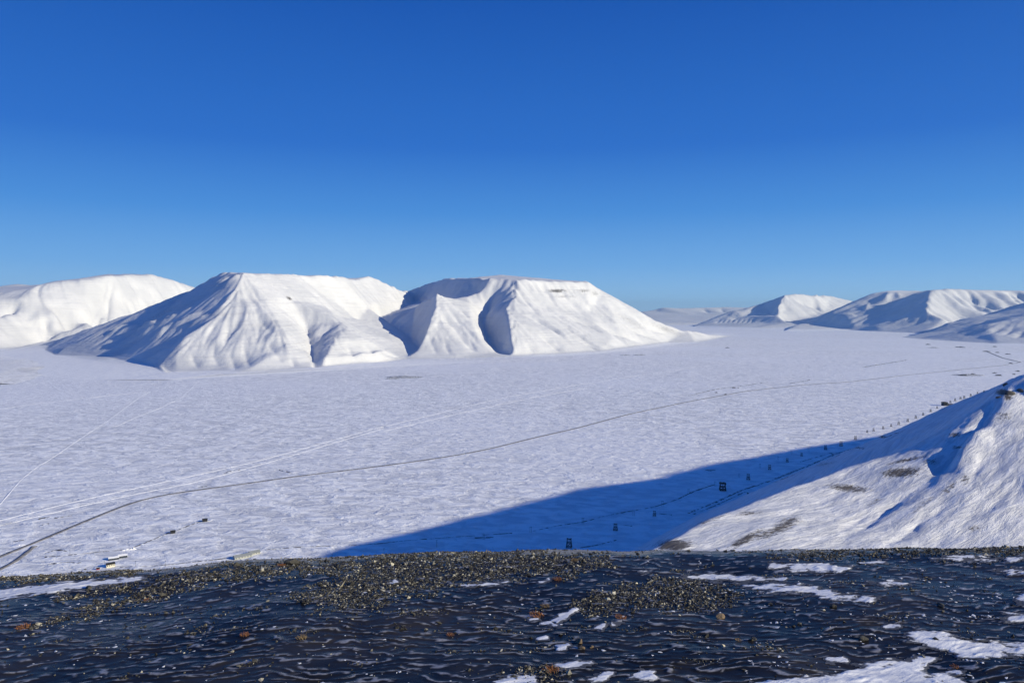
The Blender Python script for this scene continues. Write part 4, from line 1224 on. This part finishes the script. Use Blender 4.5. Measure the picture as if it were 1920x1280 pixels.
# ---- power-line poles
def hpole(two=True):
    t = thing('power_pole', (0, 0, 0))
    xs = (-0.13, 0.13) if two else (0.0,)
    for x_ in xs: part('pole', [((x_, 0, -0.05), (x_, 0, 1.0), 0.035, 0.026)], M_WOOD, t)
    part('crossarm', [((-0.24 if two else -0.12, 0, 0.94), (0.24 if two else 0.12, 0, 0.94), 0.025)], M_WOOD, t)
    return t
HP = [(907, 1011, 10), (995, 998, 11), (1093, 982, 12), (1188, 967, 11), (1242, 949, 11), (1291, 925, 9), (1341, 911, 9), (1386, 895, 8), (1425, 877, 8), (1459, 862, 7), (1484, 852, 7), (1516, 846, 7)]
h0 = hpole(True)
for i, (px, py, hp) in enumerate(HP):
    p = place(px, py); h_ = hp / F * p[1]
    o = h0 if i == 0 else copy_tree(h0)
    o.location = p; o.scale = (h_, h_, h_); o.rotation_euler = (0, 0, math.radians(-25))
    tag(o, 'thin twin-legged power pole in the blue shadow, %s of its row from the left' % ('first' if i == 0 else ORD[i]), 'pole', 'twin power poles across the shadow')
SP = [(623, 1048, 10), (720, 1041, 14), (819, 1025, 13), (131, 1040, 10), (186, 1034, 8), (242, 1030, 9), (86, 1044, 9), (196, 1060, 9), (254, 1062, 11), (310, 1061, 11), (371, 1060, 10)]
LB = ['short pole at the brow, at the left tip of the blue shadow', 'pole at the brow inside the left end of the blue shadow', 'pole in the blue shadow above the brow gravel', 'pole on the snow left of the dark snow-roofed building, near the side road',
      'pole between the side road and the dark snow-roofed building', 'pole beside the small white snow banks behind the dark building', 'pole with a dark foot nearest the side road', 'pole just left of the pale-walled house', 'first pole right of the pale-walled house',
      'second pole right of the pale-walled house', 'third pole right of the pale-walled house, before the grey sheds']
s0 = hpole(False)
for i, (px, py, hp) in enumerate(SP):
    p = place(px, py); h_ = hp / F * p[1]
    o = s0 if i == 0 else copy_tree(s0)
    o.location = p; o.scale = (h_, h_, h_); o.rotation_euler = (0, 0, math.radians(40))
    tag(o, 'thin single ' + LB[i], 'pole', 'single power poles on the near plain')

# ---- buildings
def box_mesh(name, x0, x1, y0, y1, z0, z1, mat, parent):
    bm = bmesh.new()
    v = [bm.verts.new((x, y, z)) for z in (z0, z1) for x, y in ((x0, y0), (x1, y0), (x1, y1), (x0, y1))]
    for f in ((0, 3, 2, 1), (4, 5, 6, 7), (0, 1, 5, 4), (1, 2, 6, 5), (2, 3, 7, 6), (3, 0, 4, 7)): bm.faces.new([v[i] for i in f])
    me = bpy.data.meshes.new(name); bm.to_mesh(me); bm.free()
    return link(name, me, mat, parent)

def gable(name, px, py, w, d, hw, hr, rz, wall, roof, lab, cat='building', group=None, windows=3, door=True, trim=None, snow=False):
    """w along the ridge, d across, eaves hw, ridge hw+hr"""
    t = thing(name, place(px, py), math.radians(rz))
    bm = bmesh.new()
    x, y = w / 2, d / 2
    pr = [(-y, -0.6), (y, -0.6), (y, hw), (0, hw + hr), (-y, hw)]
    A = [bm.verts.new((-x, a, b)) for a, b in pr]; B = [bm.verts.new((x, a, b)) for a, b in pr]
    bm.faces.new(A); bm.faces.new(B[::-1])
    for i in range(5): bm.faces.new((A[i], B[i], B[(i + 1) % 5], A[(i + 1) % 5]))
    bmesh.ops.recalc_face_normals(bm, faces=bm.faces)
    me = bpy.data.meshes.new('wall'); bm.to_mesh(me); bm.free()
    link('wall', me, wall, t)
    for sg in (-1, 1):
        bm = bmesh.new(); o_ = 0.35; th = 0.18
        sl = hr / y
        a = [(-x - o_, sg * 0.0, hw + hr + 0.06), (x + o_, sg * 0.0, hw + hr + 0.06), (x + o_, sg * (y + o_), hw - sl * o_ + 0.06), (-x - o_, sg * (y + o_), hw - sl * o_ + 0.06)]
        lo_ = [bm.verts.new(p) for p in a]; up = [bm.verts.new((p[0], p[1], p[2] + th)) for p in a]
        bm.faces.new(lo_); bm.faces.new(up)
        for i in range(4): bm.faces.new((lo_[i], lo_[(i + 1) % 4], up[(i + 1) % 4], up[i]))
        bmesh.ops.recalc_face_normals(bm, faces=bm.faces)
        me = bpy.data.meshes.new('roof'); bm.to_mesh(me); bm.free(); link('roof', me, roof, t)
    for k in range(windows):
        cx = -x + w * (k + 0.5) / windows
        box_mesh('window', cx - 0.5, cx + 0.5, -y - 0.06, -y + 0.02, hw * 0.45, hw * 0.82, M_GLASS, t)
    if door: box_mesh('door', x - 0.02, x + 0.07, -0.5, 0.5, 0, min(2.0, hw * 0.9), M_DOOR, t)
    return tag(t, lab, cat, group)
M_GLASS = plain_mat('window_glass', (0.03, 0.04, 0.05), 0.15, 0.5, 0.1, 1.0)
M_DOOR = plain_mat('door_paint', (0.12, 0.09, 0.07), 0.7, 0.3, 0.2, 1.0)
M_BLACK = plain_mat('tarred_board', (0.02, 0.02, 0.022), 0.85, 0.3, 0.3, 1.0)
M_CREAM = plain_mat('cream_paint', (0.62, 0.58, 0.47), 0.8, 0.3, 0.1, 0.8)
M_GREYW = plain_mat('grey_sheet', (0.34, 0.35, 0.33), 0.7, 0.4, 0.12, 0.6)
M_GREYR = plain_mat('grey_roofing', (0.22, 0.24, 0.25), 0.7, 0.4, 0.12, 0.6)
M_RED = plain_mat('red_paint', (0.30, 0.04, 0.04), 0.7, 0.4, 0.2, 1.0)
M_BLUEW = plain_mat('blue_black_board', (0.03, 0.04, 0.06), 0.8, 0.3, 0.2, 1.0)
gable('cabin', 384, 977, 6.5, 4.5, 2.2, 1.8, 28, M_BLACK, M_BLACK, 'small black cabin at the far end of the track, right of its twin', 'cabin', 'two small cabins on the plain', 2)
gable('cabin', 324, 999, 6.0, 4.5, 2.2, 1.7, 28, M_BLACK, M_BLACK, 'small black cabin halfway along the track, left of its twin', 'cabin', 'two small cabins on the plain', 2)
gable('house', 207, 1062, 9.0, 5.0, 3.4, 1.6, 38, M_CREAM, M_BLACK, 'pale cream house with a dark roof and long shadow by the brow', 'house', None, 4)
gable('shed', 184, 1067, 3.2, 2.2, 1.5, 0.7, 20, M_RED, M_BLACK, 'tiny red shed at the end of the cream house shadow', 'shed', None, 1)
gable('storage_hall', 455, 1045, 21, 7.0, 2.6, 2.2, 38, M_GREYW, M_GREYR, 'long grey storage hall at the brow, the longer lower-left of two', 'shed', 'two grey storage halls end to end', 6)
gable('storage_hall', 477, 1038, 12.5, 6.5, 2.4, 2.0, 38, M_GREYW, M_GREYR, 'shorter grey storage hall at the upper-right end of the pair', 'shed', 'two grey storage halls end to end', 4)
gable('low_building', 213, 1048, 11, 7, 2.4, 1.0, 30, M_BLUEW, M_TRACK, 'low dark building with snow-covered roof, left half of the pair behind the cream house', 'building', 'two snow-roofed buildings side by side', 4)
gable('low_building', 230, 1044, 10, 7, 2.6, 1.0, 30, M_BLUEW, M_TRACK, 'low dark building with snow-covered roof, right half of the pair behind the cream house', 'building', 'two snow-roofed buildings side by side', 4)

t = thing('cableway_station', place(1771, 760), math.radians(8))
box_mesh('wall', -7, 7, -6, 6, -1, 9.5, M_BLUEW, t)
for sg in (-1, 1):
    part('roof', [((sg * 3.4, -7, 10.6), (sg * 3.4, 7, 10.6), 6.8)], M_BLACK, t).scale = (1, 1, 0.35)
for o in [c for c in t.children if c.name.startswith('roof')]: o.location = (0, 0, 6.6)
box_mesh('wing', 7.02, 30, -4, 4, -1, 5.0, M_BLACK, t)
box_mesh('loading_ramp', 30.02, 40, -2.5, 2.5, -1, 2.2, M_BLACK, t)
for k in range(4):
    box_mesh('post', -6.2 + k * 4.1, -5.6 + k * 4.1, -8.6, -8.0, -1, 7, M_WOOD, t)
box_mesh('canopy', -7, 7.5, -9, -6.02, 7, 7.6, M_BLACK, t)
tag(t, 'dark cable-way station with a low wing on the plain beside the tower row', 'building')

# ------------------------------------------------------------------ the thin cold air over the valley
hz = bmesh.new()
bmesh.ops.create_cube(hz, size=1.0)
for v in hz.verts:
    v.co = Vector((v.co.x * 124000, v.co.y * 68000 + 28000, -100 + (v.co.z + 0.5) * 1150))
me = bpy.data.meshes.new('haze'); hz.to_mesh(me); hz.free()
M_HAZE = bpy.data.materials.new('haze_air'); M_HAZE.use_nodes = True
nt = M_HAZE.node_tree; nt.nodes.clear()
pv = nt.nodes.new('ShaderNodeVolumePrincipled'); mo = nt.nodes.new('ShaderNodeOutputMaterial')
pv.inputs['Color'].default_value = (0.50, 0.78, 1.0, 1)
pv.inputs['Density'].default_value = 0.000017
pv.inputs['Anisotropy'].default_value = 0.2
nt.links.new(pv.outputs[0], mo.inputs['Volume'])
tag(link('haze', me, M_HAZE), 'thin cold blue air over the whole valley', 'haze', kind='stuff')
